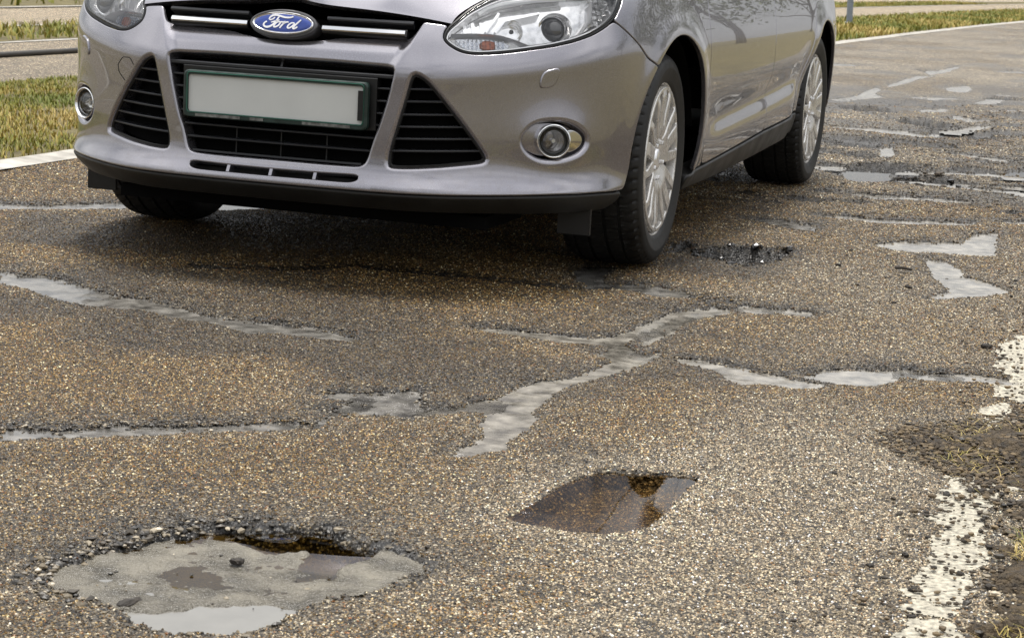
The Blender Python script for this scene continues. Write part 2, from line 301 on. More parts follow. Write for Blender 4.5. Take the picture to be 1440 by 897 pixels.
def near(poly, m):
    p = np.asarray(poly); return (X > p[:, 0].min()-m) & (X < p[:, 0].max()+m) & (Y > p[:, 1].min()-m*2.2) & (Y < p[:, 1].max()+m*2.2)
def field(poly, m):
    k = near(poly, m); s = np.full(X.shape, 9.0); s[k] = sdf(X[k], Y[k], poly); return k, s
KEYS_TAR = ['t%d' % i for i in (1, 2, 3, 4, 5, 6, 7, 8, 9, 10, 11, 12, 13, 14, 15)]+['t5b', 'tar1', 'l1', 'l2', 'l3', 'l4', 'l5', 'l6']+['f%d' % i for i in range(1, 17)]
_r = np.random.default_rng(5)
for i in range(8):
    yy = 2.2+8.5*_r.random()**1.2; xx = 0.75+1.3*_r.random()-0.05*yy; ln = 0.18+0.35*_r.random(); wd = 0.018+0.03*_r.random(); an = _r.normal()*0.25
    ax_, ay_ = math.cos(an)*rh[0]-math.sin(an)*rh[1], math.sin(an)*rh[0]+math.cos(an)*rh[1]; P_ = []
    for t in np.linspace(0, 2*math.pi, 14, endpoint=False): u = math.cos(t)*ln; v = math.sin(t)*wd*(0.5+1.0*_r.random())+0.06*math.sin(2.2*u+i); P_.append((xx+ax_*u-ay_*v, yy+ay_*u+ax_*v))
    GP['f%d' % (40+i)] = P_; KEYS_TAR.append('f%d' % (40+i))
for kk in KEYS_TAR:
    k, s = field(GP[kk], 0.34)
    far = kk[0] == 'f' or kk in ('t12', 't13', 't11', 't9', 't10')
    sw = s-(0.004 if far else 0.005)+wob*(0.7 if far else 0.85)+N130
    Z[k] = np.minimum(Z[k], ZM[k]-0.011*np.exp(-(np.maximum(sw[k], 0)/0.06))-0.007*sst(0, 0.010, -sw[k]))
    # the broken strip of dark, fine-grained asphalt along the far lip of a crack
    yo = np.full(X.shape, 9.0); yo[k] = sdf(X[k]+0.012, Y[k]-(0.055 if far else 0.045), GP[kk])
    dk = np.exp(-np.maximum(yo[k], 0)/0.045)*(0.75+0.9*N30[k])
    if kk in ('t4', 't8', 't9', 't10'): dk *= 0.55
    stain[k] = np.maximum(stain[k], np.clip(dk, 0, 1))
    grey[k] = np.maximum(grey[k], 0.8*np.exp(-np.maximum(s[k], 0)/0.10))
    # broken black lip on the far side of the seam
    off_ = 0.035 if far else 0.021
    yc = np.full(X.shape, 9.0); yc[k] = sdf(X[k]+off_*0.25, Y[k]-off_, GP[kk])+0.8*wob[k]
    lip = k & (yc < 0) & (sw > -0.001) & (N24 > -0.16)
    crack[lip] = np.maximum(crack[lip], 0.92); Z[lip] -= 0.010
    lvl = -0.0122
    kind = 'puddle' if kk in ('f12', 'f15') else 'tar_seam'
    SHEETS.append((kk, kind, (sw < 0.02) & k, lvl))
for kk in ['d%d' % i for i in range(1, 12)]:  # hollows: wet dark and shade both put into the colour
    k, s = field(GP[kk], 0.3); sw = s+wob*1.6-(0.025 if kk not in ('d10', 'd11') else 0.0)
    Z[k] += -0.055*sst(-0.01, 0.04, -sw[k])*(1+0.9*N40[k]); crack[k] = np.maximum(crack[k], 0.9*sst(-0.012, 0.012, -sw[k]-0.02*fbm(X[k], Y[k], 45, 3, 6)))
    stain[k] = np.maximum(stain[k], np.clip(1.25*np.exp(-np.maximum(sw[k], 0)/0.05)*(0.8+0.8*fbm(X[k], Y[k], 26, 3, 8)), 0, 1))
for kk, wd in (('crack1', 0.019), ('crack2', 0.004), ('crack3', 0.009)):
    p = np.asarray(GP[kk]); k = near(p, 0.2); d = np.full(X.shape, 9.0); d[k] = dist_line(X[k], Y[k], p, False)+0.8*wob[k]
    Z[k] -= 0.014*np.exp(-(np.maximum(d[k], 0)/(wd*1.6))**2)
    crack[k] = np.maximum(crack[k], np.exp(-(np.maximum(d[k], 0)/(wd*1.3))**2)); stain[k] = np.maximum(stain[k], 0.7*np.exp(-np.maximum(d[k], 0)/0.03))
# the big muddy pothole
k, sh = field(GP['hole'], 0.5); shw = sh+wob*1.0
Z[k] += -0.046*sst(-0.004, 0.045, -shw[k])-0.008*np.exp(-np.maximum(shw[k], 0)/0.05)
rimn = fbm(X, Y, 55, 3, 41)
Z[k] += 0.012*rimn[k]*np.exp(-np.abs(sh[k])/0.03)
hc = np.mean(GP['hole'], axis=0)
ring = np.exp(-np.maximum(sh, 0)/0.09)
side = np.clip(0.65+1.2*((Y-hc[1])*0.8-(X-hc[0])*0.5)/0.4, 0.35, 1.0)
stain[k] = np.maximum(stain[k], np.clip(ring[k]*side[k]*(0.85+0.8*fbm(X[k], Y[k], 14, 3, 51)), 0, 1)); grey[k] = np.maximum(grey[k], np.clip(1.1*np.exp(-np.maximum(sh[k], 0)/0.16), 0, 1))
# the leaf-shaped puddle
k, sl = field(GP['leaf'], 0.6); slw = sl+wob*0.35
Z[k] += -0.030*sst(-0.004, 0.028, -slw[k])-0.002*np.exp(-np.maximum(sl[k], 0)/0.04)
grey[k] = np.maximum(grey[k], np.clip(1.2*np.exp(-np.maximum(sl[k]-0.01, 0)/0.2), 0, 1))
wet[k] = np.maximum(wet[k], np.exp(-np.maximum(sl[k], 0)/0.05))
lowfreq = fbm(X, Y, 0.9, 4, 61)
grey = np.clip(np.maximum(grey, sst(0.0, 0.55, lowfreq*0.9+0.55*sst(1.0, 1.9, X)*sst(-1.2, -2.2, -Y*-1)*1.0+0.30*sst(1.2, 1.9, X)+0.40*sst(1.5, 5.0, Y)-0.05)), 0, 1)  # greyer right foreground also stands in for sky sheen on the road
patch = fbm(X, Y, 1.6, 5, 101); stain = np.maximum(stain, 0.7*sst(0.06, 0.42, patch))
blot = fbm(X, Y, 2.6, 5, 111); stain = np.maximum(stain, 0.9*sst(0.06, 0.30, blot)*sst(2.0, 4.0, Y)*(1-sst(9, 14, Y)))
brk = sst(0.20, 0.27, fbm(X, Y, 3.1, 5, 131))*sst(1.6, 2.4, Y)*(1-sst(8, 11, Y))*sst(0.3, 0.6, X); Z -= 0.022*brk; crack = np.maximum(crack, 0.62*brk*(fbm(X, Y, 30, 3, 135) > -0.2)); stain = np.maximum(stain, sst(0.10, 0.22, fbm(X, Y, 3.1, 5, 131))*sst(1.6, 2.4, Y)*(1-sst(8, 11, Y)))
rim_shade = np.exp(-(np.abs(shw+0.002)/0.022)**2)*sst(-0.10, 0.12, (Y-hc[1])-0.35*(X-hc[0])+0.05); crack = np.maximum(crack, np.where(sh < 8, rim_shade*0.95*(fbm(X, Y, 40, 3, 43) > -0.12), 0))  # far rim blackened in colour for the shade under its edge
stain = np.clip(stain, 0, 1)

# painted edge line, mostly worn off
paint = np.full(X.shape, 9.0)
for kk in ('p1', 'p2', 'p3'):
    k, s = field(GP[kk], 0.2); paint = np.minimum(paint, s+wob*1.5)
paint_n = paint+0.11*np.maximum(0, fbm(X*0.6, Y*1.2, 30, 4, 71)-0.05)+0.06*np.maximum(0, fbm(X*0.7, Y, 110, 2, 75)-0.08)-0.008

quad = np.arange(NR*NC).reshape(NR, NC)
Q = np.stack([quad[:-1, :-1], quad[:-1, 1:], quad[1:, 1:], quad[1:, :-1]], -1)
cx = (X[:-1, :-1]+X[1:, 1:])/2; cy = (Y[:-1, :-1]+Y[1:, 1:])/2
keep = (cx > left_edge(cy)-0.05) & (cx < 2.7)
def sub(maskf, zarr):
    """the faces of the fan picked by maskf, as their own vertices and faces"""
    q = Q[maskf].reshape(-1, 4); u, inv = np.unique(q, return_inverse=True)
    V = np.stack([X.ravel()[u], Y.ravel()[u], zarr.ravel()[u]], -1); return V, inv.reshape(-1, 4), u
V, Fa, used = sub(keep, Z)
me = mesh_np('road', V, Fa)
at = me.color_attributes.new('wear_sheen', 'FLOAT_COLOR', 'POINT')
cols = np.stack([stain.ravel()[used], grey.ravel()[used], crack.ravel()[used], wet.ravel()[used]], -1).astype(np.float32)
at.data.foreach_set('color', cols.ravel())

def asphalt(name='asphalt', use_attr=True, gain=1.0):
    m = bpy.data.materials.new(name); m.use_nodes = True; nt = m.node_tree; p = nt.nodes['Principled BSDF']; L = nt.links.new
    def N(t, **k):
        n = nt.nodes.new(t)
        for a, b in k.items(): setattr(n, a, b)
        return n
    geo = N('ShaderNodeNewGeometry')
    def warp(scale, amt):
        n = N('ShaderNodeTexNoise'); n.inputs['Scale'].default_value = scale; L(geo.outputs['Position'], n.inputs['Vector'])
        s = N('ShaderNodeVectorMath', operation='SCALE'); s.inputs['Scale'].default_value = amt; L(n.outputs['Color'], s.inputs[0])
        a = N('ShaderNodeVectorMath', operation='ADD'); L(geo.outputs['Position'], a.inputs[0]); L(s.outputs[0], a.inputs[1]); return a.outputs[0]
    wv = warp(180, 0.004)
    v1 = N('ShaderNodeTexVoronoi'); v1.inputs['Scale'].default_value = 120; L(wv, v1.inputs['Vector'])
    v2 = N('ShaderNodeTexVoronoi'); v2.inputs['Scale'].default_value = 230; L(wv, v2.inputs['Vector'])
    sep = N('ShaderNodeSeparateColor'); L(v1.outputs['Color'], sep.inputs[0])
    sep2 = N('ShaderNodeSeparateColor'); L(v2.outputs['Color'], sep2.inputs[0])
    tan = N('ShaderNodeValToRGB'); cr = tan.color_ramp
    st = [(0.0, (0.010, 0.007, 0.004)), (0.25, (0.020, 0.013, 0.006)), (0.48, (0.052, 0.034, 0.013)), (0.68, (0.11, 0.073, 0.029)), (0.85, (0.30, 0.22, 0.115)), (1.0, (0.72, 0.66, 0.50))]
    cr.elements[0].position = st[0][0]; cr.elements[0].color = (*[c*gain for c in st[0][1]], 1); cr.elements[1].position = 1.0; cr.elements[1].color = (*[c*gain for c in st[-1][1]], 1)
    for a, c in st[1:-1]: e = cr.elements.new(a); e.color = (*[x*gain for x in c], 1)
    gry = N('ShaderNodeValToRGB'); cg = gry.color_ramp
    sg = [(0.0, (0.016, 0.013, 0.009)), (0.28, (0.060, 0.049, 0.034)), (0.55, (0.155, 0.128, 0.089)), (0.8, (0.31, 0.262, 0.188)), (1.0, (0.72, 0.66, 0.53))]
    cg.elements[0].color = (*[c*gain for c in sg[0][1]], 1); cg.elements[1].position = 1.0; cg.elements[1].color = (*[c*gain for c in sg[-1][1]], 1)
    for a, c in sg[1:-1]: e = cg.elements.new(a); e.color = (*[x*gain for x in c], 1)
    # stone id value: mixture of two sizes
    mixv = N('ShaderNodeMath', operation='MULTIPLY_ADD'); mixv.inputs[1].default_value = 0.68; L(sep.outputs[0], mixv.inputs[0])
    h2 = N('ShaderNodeMath', operation='MULTIPLY'); h2.inputs[1].default_value = 0.34; L(sep2.outputs[1], h2.inputs[0]); L(h2.outputs[0], mixv.inputs[2])
    L(mixv.outputs[0], tan.inputs['Fac']); L(mixv.outputs[0], gry.inputs['Fac'])
    big = N('ShaderNodeTexNoise'); big.inputs['Scale'].default_value = 5.0; big.inputs['Detail'].default_value = 6; L(geo.outputs['Position'], big.inputs['Vector'])
    if use_attr:
        at = N('ShaderNodeAttribute'); at.attribute_name = 'wear_sheen'; sa = N('ShaderNodeSeparateColor'); L(at.outputs['Color'], sa.inputs[0]); stain_o, grey_o, crack_o = sa.outputs[0], sa.outputs[1], sa.outputs[2]
    else:
        v = N('ShaderNodeValue'); v.outputs[0].default_value = 0.0; stain_o = crack_o = v.outputs[0]
        g2 = N('ShaderNodeValue'); g2.outputs[0].default_value = 0.45; grey_o = g2.outputs[0]
    gk = N('ShaderNodeMath', operation='MULTIPLY'); gk.inputs[1].default_value = 0.75; L(grey_o, gk.inputs[0]); mg = N('ShaderNodeMix', data_type='RGBA'); L(gk.outputs[0], mg.inputs[0]); L(tan.outputs[0], mg.inputs[6]); L(gry.outputs[0], mg.inputs[7])
    # dark bitumen between the stones, also standing in for shade in the gaps
    gap = N('ShaderNodeMapRange'); gap.inputs['From Min'].default_value = 0.0026; gap.inputs['From Max'].default_value = 0.0056; gap.inputs['To Min'].default_value = 1.0; gap.inputs['To Max'].default_value = 0.12
    dd = N('ShaderNodeMath', operation='MULTIPLY'); dd.inputs[1].default_value = 1/120.0; L(v1.outputs['Distance'], dd.inputs[0]); L(dd.outputs[0], gap.inputs['Value'])
    mm = N('ShaderNodeMix', data_type='RGBA', blend_type='MULTIPLY'); mm.inputs[0].default_value = 1.0; L(mg.outputs[2], mm.inputs[6]); L(gap.outputs[0], mm.inputs[7])
    # broad weathering
    bw = N('ShaderNodeMapRange'); bw.inputs['From Min'].default_value = 0.3; bw.inputs['From Max'].default_value = 0.7; bw.inputs['To Min'].default_value = 0.72; bw.inputs['To Max'].default_value = 1.22; L(big.outputs['Fac'], bw.inputs['Value'])
    mb = N('ShaderNodeMix', data_type='RGBA', blend_type='MULTIPLY'); mb.inputs[0].default_value = 1.0; L(mm.outputs[2], mb.inputs[6]); L(bw.outputs[0], mb.inputs[7])
    md = N('ShaderNodeTexNoise'); md.inputs['Scale'].default_value = 38; md.inputs['Detail'].default_value = 5; md.inputs['Roughness'].default_value = 0.7; L(geo.outputs['Position'], md.inputs['Vector'])
    mr = N('ShaderNodeMapRange'); mr.inputs['From Min'].default_value = 0.32; mr.inputs['From Max'].default_value = 0.68; mr.inputs['To Min'].default_value = 0.55; mr.inputs['To Max'].default_value = 1.45; L(md.outputs['Fac'], mr.inputs['Value'])
    mn = N('ShaderNodeMix', data_type='RGBA', blend_type='MULTIPLY'); mn.inputs[0].default_value = 1.0; L(mb.outputs[2], mn.inputs[6]); L(mr.outputs[0], mn.inputs[7]); mb = mn
    # stains
    sr = N('ShaderNodeMapRange'); sr.inputs['To Min'].default_value = 1.0; sr.inputs['To Max'].default_value = 0.30; L(stain_o, sr.inputs['Value'])
    ms = N('ShaderNodeMix', data_type='RGBA', blend_type='MULTIPLY'); ms.inputs[0].default_value = 1.0; L(mb.outputs[2], ms.inputs[6]); L(sr.outputs[0], ms.inputs[7])
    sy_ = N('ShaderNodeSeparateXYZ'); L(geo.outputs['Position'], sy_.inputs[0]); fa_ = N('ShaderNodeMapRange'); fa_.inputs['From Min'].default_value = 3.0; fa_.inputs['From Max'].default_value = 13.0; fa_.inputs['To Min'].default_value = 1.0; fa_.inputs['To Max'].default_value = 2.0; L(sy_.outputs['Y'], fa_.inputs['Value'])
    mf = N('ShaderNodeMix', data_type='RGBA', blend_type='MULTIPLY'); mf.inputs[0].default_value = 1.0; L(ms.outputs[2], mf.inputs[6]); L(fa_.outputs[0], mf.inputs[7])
    mc = N('ShaderNodeMix', data_type='RGBA'); L(crack_o, mc.inputs[0]); L(mf.outputs[2], mc.inputs[6]); mc.inputs[7].default_value = (0.012, 0.011, 0.010, 1)
    L(mc.outputs[2], p.inputs['Base Color'])
    ro = N('ShaderNodeMapRange'); ro.inputs['To Min'].default_value = 0.62; ro.inputs['To Max'].default_value = 0.36; L(stain_o, ro.inputs['Value'])
    L(ro.outputs[0], p.inputs['Roughness']); p.inputs['Specular IOR Level'].default_value = 0.55
    inv = N('ShaderNodeMath', operation='MULTIPLY'); inv.inputs[1].default_value = -1.0; L(dd.outputs[0], inv.inputs[0])
    rz = N('ShaderNodeMath', operation='MULTIPLY_ADD'); rz.inputs[1].default_value = 0.0035; L(sep.outputs[1], rz.inputs[0]); L(inv.outputs[0], rz.inputs[2])
    b = N('ShaderNodeBump'); b.inputs['Strength'].default_value = 0.9; b.inputs['Distance'].default_value = 1.0; L(rz.outputs[0], b.inputs['Height'])
    L(b.outputs[0], p.inputs['Normal'])
    MATS[name] = m
    return m
M_ASPH = asphalt()
road = tag(obj('road', me, M_ASPH), 'cracked tan grey asphalt road with potholes', kind='structure')

tar = mat('wet_bitumen', (0.19, 0.176, 0.15), 0.17, spec=1.0, noise=(26, 0.45, 1.45, 0.1), bump=(45, 0.3, 0.003))
dark_tar = mat('dark_bitumen', (0.105, 0.099, 0.088), 0.2, spec=0.9, noise=(22, 0.35, 1.8, 0.1), bump=(40, 0.4, 0.004))
water = clear_glass('puddle_water', (0.62, 0.52, 0.36), 1.34, 0.0, bump=(22, 0.05, 0.002))
def level(poly):
    k = inside_poly(X, Y, poly) if len(poly) < 40 else None; return float(ZM[k].mean())
fm = lambda m: (m[:-1, :-1] | m[1:, 1:]) & keep
for kk, kind, msk, lvl in SHEETS:
    V, Fa, u = sub(fm(msk), (ZM+lvl) if kind != 'puddle' else np.full_like(Z, lvl+level(GP[kk])))
    if len(Fa) == 0: continue
    o = obj(kind, mesh_np(kind, V, Fa), water if kind == 'puddle' else (dark_tar if kk in ('t1', 't2', 't3', 't14', 'tar1', 'l1', 'l4', 't11') else tar), road if kind != 'puddle' else None)
    if kind == 'puddle': tag(o, {'f12': 'small bright puddle in the road just behind the rear wheel', 'f15': 'sliver of puddle at the edge of the picture beyond the arrow-shaped wet patch'}[kk], kind='structure')
# mud and water in the pothole
k, s1 = field(GP['holewater'], 0.3); k2, s2 = field(GP['holewater2'], 0.3)
LH = level(GP['hole']); LL = level(GP['leaf'])
mudz = LH-0.0150+0.007*sst(1.15, 1.22, X)+0.0085*fbm(X, Y, 11, 5, 81)+0.0028*fbm(X, Y, 90, 3, 85)-0.016*sst(-0.02, 0.02, -(s1+wob))-0.03*sst(-0.02, 0.03, -(s2+wob))*(1-sst(1.17, 1.21, X))
V, Fa, u = sub(fm(sh < 0.01), mudz)
mud_m = mat('pothole_mud', (0.125, 0.113, 0.088), 0.27, spec=0.55, noise=(18, 0.5, 1.4, 0.2), bump=(150, 1.0, 0.008))
tag(obj('mud', mesh_np('mud', V, Fa), mud_m), 'pale grey mud filling the large pothole', kind='structure')
skylit = mat('skylit_water', (0.17, 0.165, 0.15), 0.04, spec=1.0, noise=(20, 0.9, 1.08, 0.02))  # murky water, its pale base standing in for reflected sky
V, Fa, u = sub(fm((sh < 0.02) & (Y < hc[1]-0.06)), np.full_like(Z, LH-0.0172))
tag(obj('puddle', mesh_np('puddle', V, Fa), skylit), 'shallow milky water along the near edge of the large pothole', kind='structure')
V, Fa, u = sub(fm((sh < 0.02) & (Y >= hc[1]-0.06)), np.full_like(Z, LH-0.0172))
tag(obj('puddle', mesh_np('puddle', V, Fa), clear_glass('brown_water', (0.5, 0.40, 0.20), 1.33)), 'brown water under the far rim of the large pothole', kind='structure')
V, Fa, u = sub(fm(sl < 0.03), np.full_like(Z, LL-0.0060))
tag(obj('puddle', mesh_np('puddle', V, Fa), water), 'leaf-shaped puddle mirroring the front wheel', kind='structure')
# worn edge line
pm = paint_n < 0
V, Fa, u = sub(fm(pm) & (cx < 2.3), Z+0.0016)
white = mat('worn_road_paint', (0.46, 0.425, 0.335), 0.6, noise=(95, 0.28, 1.12, 0.0), bump=(220, 0.8, 0.004))
obj('edge_line', mesh_np('edge_line', V, Fa), white, road)
# road bed beyond the detailed sheet
ys = np.linspace(-40, 140, 60); V = []; Fb = []
for i, y in enumerate(ys):
    V += [(left_edge(y)-0.1, y, -0.085), (2.3, y, -0.085)]
    if i: Fb.append((2*i-2, 2*i-1, 2*i+1, 2*i))
M_ASPH2 = asphalt('far_asphalt', False, 1.0)
obj('road_bed', mesh_np('road_bed', V, Fb), M_ASPH2, road)

# the exposed stones of the road surface, set in the bitumen as real grains
def grit_nodes():
    ng = bpy.data.node_groups.new('grit', 'GeometryNodeTree')
    ng.interface.new_socket('Geometry', in_out='INPUT', socket_type='NodeSocketGeometry'); ng.interface.new_socket('Geometry', in_out='OUTPUT', socket_type='NodeSocketGeometry')
    n = ng.nodes; L = ng.links.new
    gi = n.new('NodeGroupInput'); go = n.new('NodeGroupOutput'); ip = n.new('GeometryNodeInstanceOnPoints'); ico = n.new('GeometryNodeMeshIcoSphere'); ico.inputs['Subdivisions'].default_value = 2; ico.inputs['Radius'].default_value = 1.0
    sp = n.new('GeometryNodeSetPosition'); nzt = n.new('ShaderNodeTexNoise'); nzt.inputs['Scale'].default_value = 1.3; nzt.inputs['Detail'].default_value = 1.0
    sub_ = n.new('ShaderNodeVectorMath'); sub_.operation = 'SUBTRACT'; sub_.inputs[1].default_value = (0.5, 0.5, 0.5); scl = n.new('ShaderNodeVectorMath'); scl.operation = 'SCALE'; scl.inputs['Scale'].default_value = 1.5
    L(nzt.outputs['Color'], sub_.inputs[0]); L(sub_.outputs[0], scl.inputs[0]); L(scl.outputs[0], sp.inputs['Offset']); L(ico.outputs['Mesh'], sp.inputs['Geometry'])
    mt = n.new('GeometryNodeSetMaterial'); mt.inputs['Material'].default_value = GRIT_M; L(sp.outputs['Geometry'], mt.inputs['Geometry'])
    ra = n.new('GeometryNodeInputNamedAttribute'); ra.data_type = 'FLOAT_VECTOR'; ra.inputs['Name'].default_value = 'rot'
    sa = n.new('GeometryNodeInputNamedAttribute'); sa.data_type = 'FLOAT_VECTOR'; sa.inputs['Name'].default_value = 'scl'
    e2 = n.new('FunctionNodeEulerToRotation'); L(ra.outputs['Attribute'], e2.inputs[0])
    L(gi.outputs[0], ip.inputs['Points']); L(mt.outputs['Geometry'], ip.inputs['Instance']); L(e2.outputs[0], ip.inputs['Rotation']); L(sa.outputs['Attribute'], ip.inputs['Scale'])
    L(ip.outputs['Instances'], go.inputs[0]); return ng
GRIT_M = bpy.data.materials.new('road_stone'); GRIT_M.use_nodes = True
_nt = GRIT_M.node_tree; _p = _nt.nodes['Principled BSDF']; _a = _nt.nodes.new('ShaderNodeAttribute'); _a.attribute_type = 'INSTANCER'; _a.attribute_name = 'col'
_nt.links.new(_a.outputs['Color'], _p.inputs['Base Color']); _p.inputs['Roughness'].default_value = 0.34; _p.inputs['Specular IOR Level'].default_value = 0.35
GRIT_NG = grit_nodes()
def grit():
    r = np.random.default_rng(77)
    # candidate spots: a jittered lattice over each fan cell, thinned so that density follows stone size
    dg = np.linspace(2.05, 15, 2000); rho = 74000*np.where(dg < 4.2, 1, (4.2/dg)**2.2)*(1-sst(9, 15, dg)); wgt = rho*(dg*0.60+0.56); cdf = np.cumsum(wgt); n = int(cdf[-1]*(dg[1]-dg[0])); D_ = np.interp(r.random(n), cdf/cdf[-1], dg)
    l_ = (r.random(n)*2-1)*(D_*0.30+0.28)
    x = CAM[0]+fh[0]*D_+rh[0]*l_; y = CAM[1]+fh[1]*D_+rh[1]*l_
    # nearest vertex of the fan
    fi = np.clip(np.round((1/D_-invD[0])/(invD[1]-invD[0])).astype(int), 0, NR-1); fj = np.clip(np.round((l_/((D_+3)*0.262)+1)/2*(NC-1)).astype(int), 0, NC-1)
    z = Z[fi, fj]; st = stain[fi, fj]; gy = np.clip(grey[fi, fj]*0.75+0.35*sst(1.05, 1.6, x)*(1-sst(-2.5, -1.6, y)), 0, 1)  # the same sheen greyed into the right foreground stones
    blocked = np.zeros(X.shape, bool)
    for kk, kind, msk, lvl in SHEETS: blocked |= msk & (Z < ZM+lvl+0.0005)
    blocked |= (sh < -0.012) | (crack > 0.5)
    pnt = (paint_n < 0) & (X < 2.3); halo = np.exp(-np.abs(np.clip(sl, -1, 1)-0.012)/0.022)*(sl > -0.004)
    pn = pnt[fi, fj]; hl_ = halo[fi, fj]
    ok = (~blocked[fi, fj] | (r.random(n) < 0.07)) & (~pn | (r.random(n) < 0.3)) & (x > left_edge(y)+0.03) & (x < 2.5) & (r.random(n) < 1-0.35*st)
    x, y, z, st, gy, D_, pn, hl_ = [q[ok] for q in (x, y, z, st, gy, D_, pn, hl_)]; n = len(x)
    size = (0.00105+0.0012*r.random(n)**2)*np.clip(D_/4.2, 1.0, 3.0)**0.75
    pal_t = np.array([(.014, .009, .004), (.042, .026, .009), (.100, .062, .020), (.19, .120, .038), (.29, .190, .066), (.24, .105, .034), (.48, .355, .165), (.82, .74, .55)])
    pw_t = np.array([.18, .22, .22, .17, .09, .05, .06, .026])
    pal_g = np.array([(.017, .014, .011), (.056, .046, .033), (.125, .104, .074), (.225, .190, .136), (.34, .292, .216), (.20, .12, .055), (.52, .46, .35), (.82, .77, .65)])
    pw_g = np.array([.15, .20, .22, .18, .11, .04, .08, .03])
    ct = pal_t[r.choice(8, n, p=pw_t/pw_t.sum())]; cg_ = pal_g[r.choice(8, n, p=pw_g/pw_g.sum())]; t = (r.random(n) < gy)[:, None]
    sheen_tint = sst(1.05, 1.6, x)*(1-sst(-2.5, -1.6, y))  # sky sheen painted as lighter stone colour in the right foreground
    c = (1+0.5*sst(3, 12, y)+0.45*sheen_tint)[:, None]*np.where(t, cg_*np.array([1.0, 0.94, 0.84]), ct*np.array([0.98, 0.92, 0.78]))*(0.8+0.4*r.random(n))[:, None]; c = c*(1-0.80*st)[:, None]; c = np.where((pn & (r.random(n) < 0.72))[:, None], np.array([0.50, 0.46, 0.37])*(0.7+0.5*r.random(n))[:, None], c); c = np.clip(c*(1+0.45*hl_)[:, None], 0, 0.8)
    me = bpy.data.meshes.new('road_stones'); me.vertices.add(n); me.vertices.foreach_set('co', np.stack([x, y, z-size*0.10], -1).astype(np.float32).ravel())
    def put(nm, v, ty='FLOAT_VECTOR'):
        a = me.attributes.new(nm, ty, 'POINT'); a.data.foreach_set('color' if ty == 'FLOAT_COLOR' else 'vector', v.astype(np.float32).ravel())
    put('rot', np.stack([0.5*r.normal(size=n), 0.5*r.normal(size=n), r.random(n)*6.28], -1))
    put('scl', np.stack([size*(0.8+0.5*r.random(n)), size*(0.8+0.5*r.random(n)), size*(0.55+0.35*r.random(n))], -1))
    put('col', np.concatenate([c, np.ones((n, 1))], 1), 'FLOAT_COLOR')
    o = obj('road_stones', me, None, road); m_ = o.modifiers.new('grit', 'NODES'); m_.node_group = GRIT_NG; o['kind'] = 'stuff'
    print('stones', n)
grit()

# ------------------------------------------------------------------ verges, far roads, grass
soil = mat('verge_soil', (0.050, 0.035, 0.018), 0.8, noise=(60, 0.25, 2.2, 0.05), bump=(110, 1.0, 0.03))
turf_m = mat('turf_soil', (0.095, 0.078, 0.030), 0.9, noise=(3.5, 0.6, 1.5, 0.0), bump=(40, 0.8, 0.02))
g = MB().add([(-400, -300, -0.12), (400, -300, -0.12), (400, 700, -0.12), (-400, 700, -0.12)], [(0, 1, 2, 3)])
tag(g.build('ground', turf_m), 'open flat land round the roads', kind='structure')

def strip(name, o0, o1, z0, z1, ys, m, parent=None, wav=0.0, seed=0, nx=2):
    """a long band between two offsets (metres, measured to the side from the road's far edge)"""
    V = []; Fb = []; n = len(ys)
    for i, y in enumerate(ys):
        e = float(left_edge(y)); w = wav*float(vnoise(np.array(y), np.array(seed*1.3), 2.0, seed)) if wav else 0
        for j in range(nx):
            t = j/(nx-1); V.append((e+o0+(o1-o0)*t+(w if j in (0, nx-1) else 0), y, z0+(z1-z0)*t))
    for i in range(n-1):
        for j in range(nx-1): a = i*nx+j; Fb.append((a, a+1, a+nx+1, a+nx))
    return obj(name, mesh_np(name, V, Fb), m, parent)
ysl = np.concatenate([np.linspace(-30, 0, 16), np.linspace(0, 20, 80)[1:], np.linspace(20, 140, 60)[1:]])
verge = tag(strip('verge', -2.28, -0.07, 0.012, 0.012, ysl, turf_m, None, 0.04, 3, 6), 'grass verge beyond the road edge', kind='structure')
line_m = mat('edge_line_paint', (0.36, 0.34, 0.30), 0.65, noise=(9, 0.5, 1.25, 0.0), bump=(90, 0.5, 0.004))
strip('edge_line', -0.075, 0.045, 0.016, 0.003, ysl, line_m, road, 0.03, 5)
far_m = asphalt('pale_asphalt', False, 1.9)
lane = tag(strip('side_road', -4.62, -2.24, 0.004, 0.004, ysl, far_m, None, 0.05, 7), 'pale side road running beyond the grass verge', kind='structure')
strip('edge_line', -4.62, -4.50, 0.009, 0.009, ysl, line_m, lane, 0.03, 9)
verge2 = tag(strip('verge', -5.9, -4.60, 0.012, 0.012, ysl, turf_m, None, 0.06, 11, 4), 'narrow grass strip beyond the side road', kind='structure')
lane2 = tag(strip('side_road', -8.3, -5.86, 0.004, 0.004, ysl, far_m, None, 0.05, 13), 'farthest pale road beyond the narrow grass strip', kind='structure')
strip('edge_line', -5.95, -5.84, 0.017, 0.017, ysl, line_m, lane2, 0.03, 15)
strip('edge_line', -8.36, -8.22, 0.017, 0.017, ysl, line_m, lane2, 0.03, 17)
verge3 = tag(strip('verge', -60, -8.3, 0.014, 0.014, ysl, turf_m, None, 0.05, 19, 8), 'wide grassland past the farthest road', kind='structure')
# dark hose lying along the side road
hose = MB(); pts = []
for y in np.linspace(4.0, 30, 60):
    pts.append((float(left_edge(y))-3.55+0.05*float(vnoise(np.array(y), np.array(0.), 0.8, 6)), y, 0.024))
hose.tube(pts, 0.02, 10)
tag(hose.build('hose', mat('dark_rubber_hose', (0.035, 0.032, 0.028), 0.6, noise=(12, 0.6, 1.6, 0.1))), 'long dark hose lying along the pale side road', 'hose')
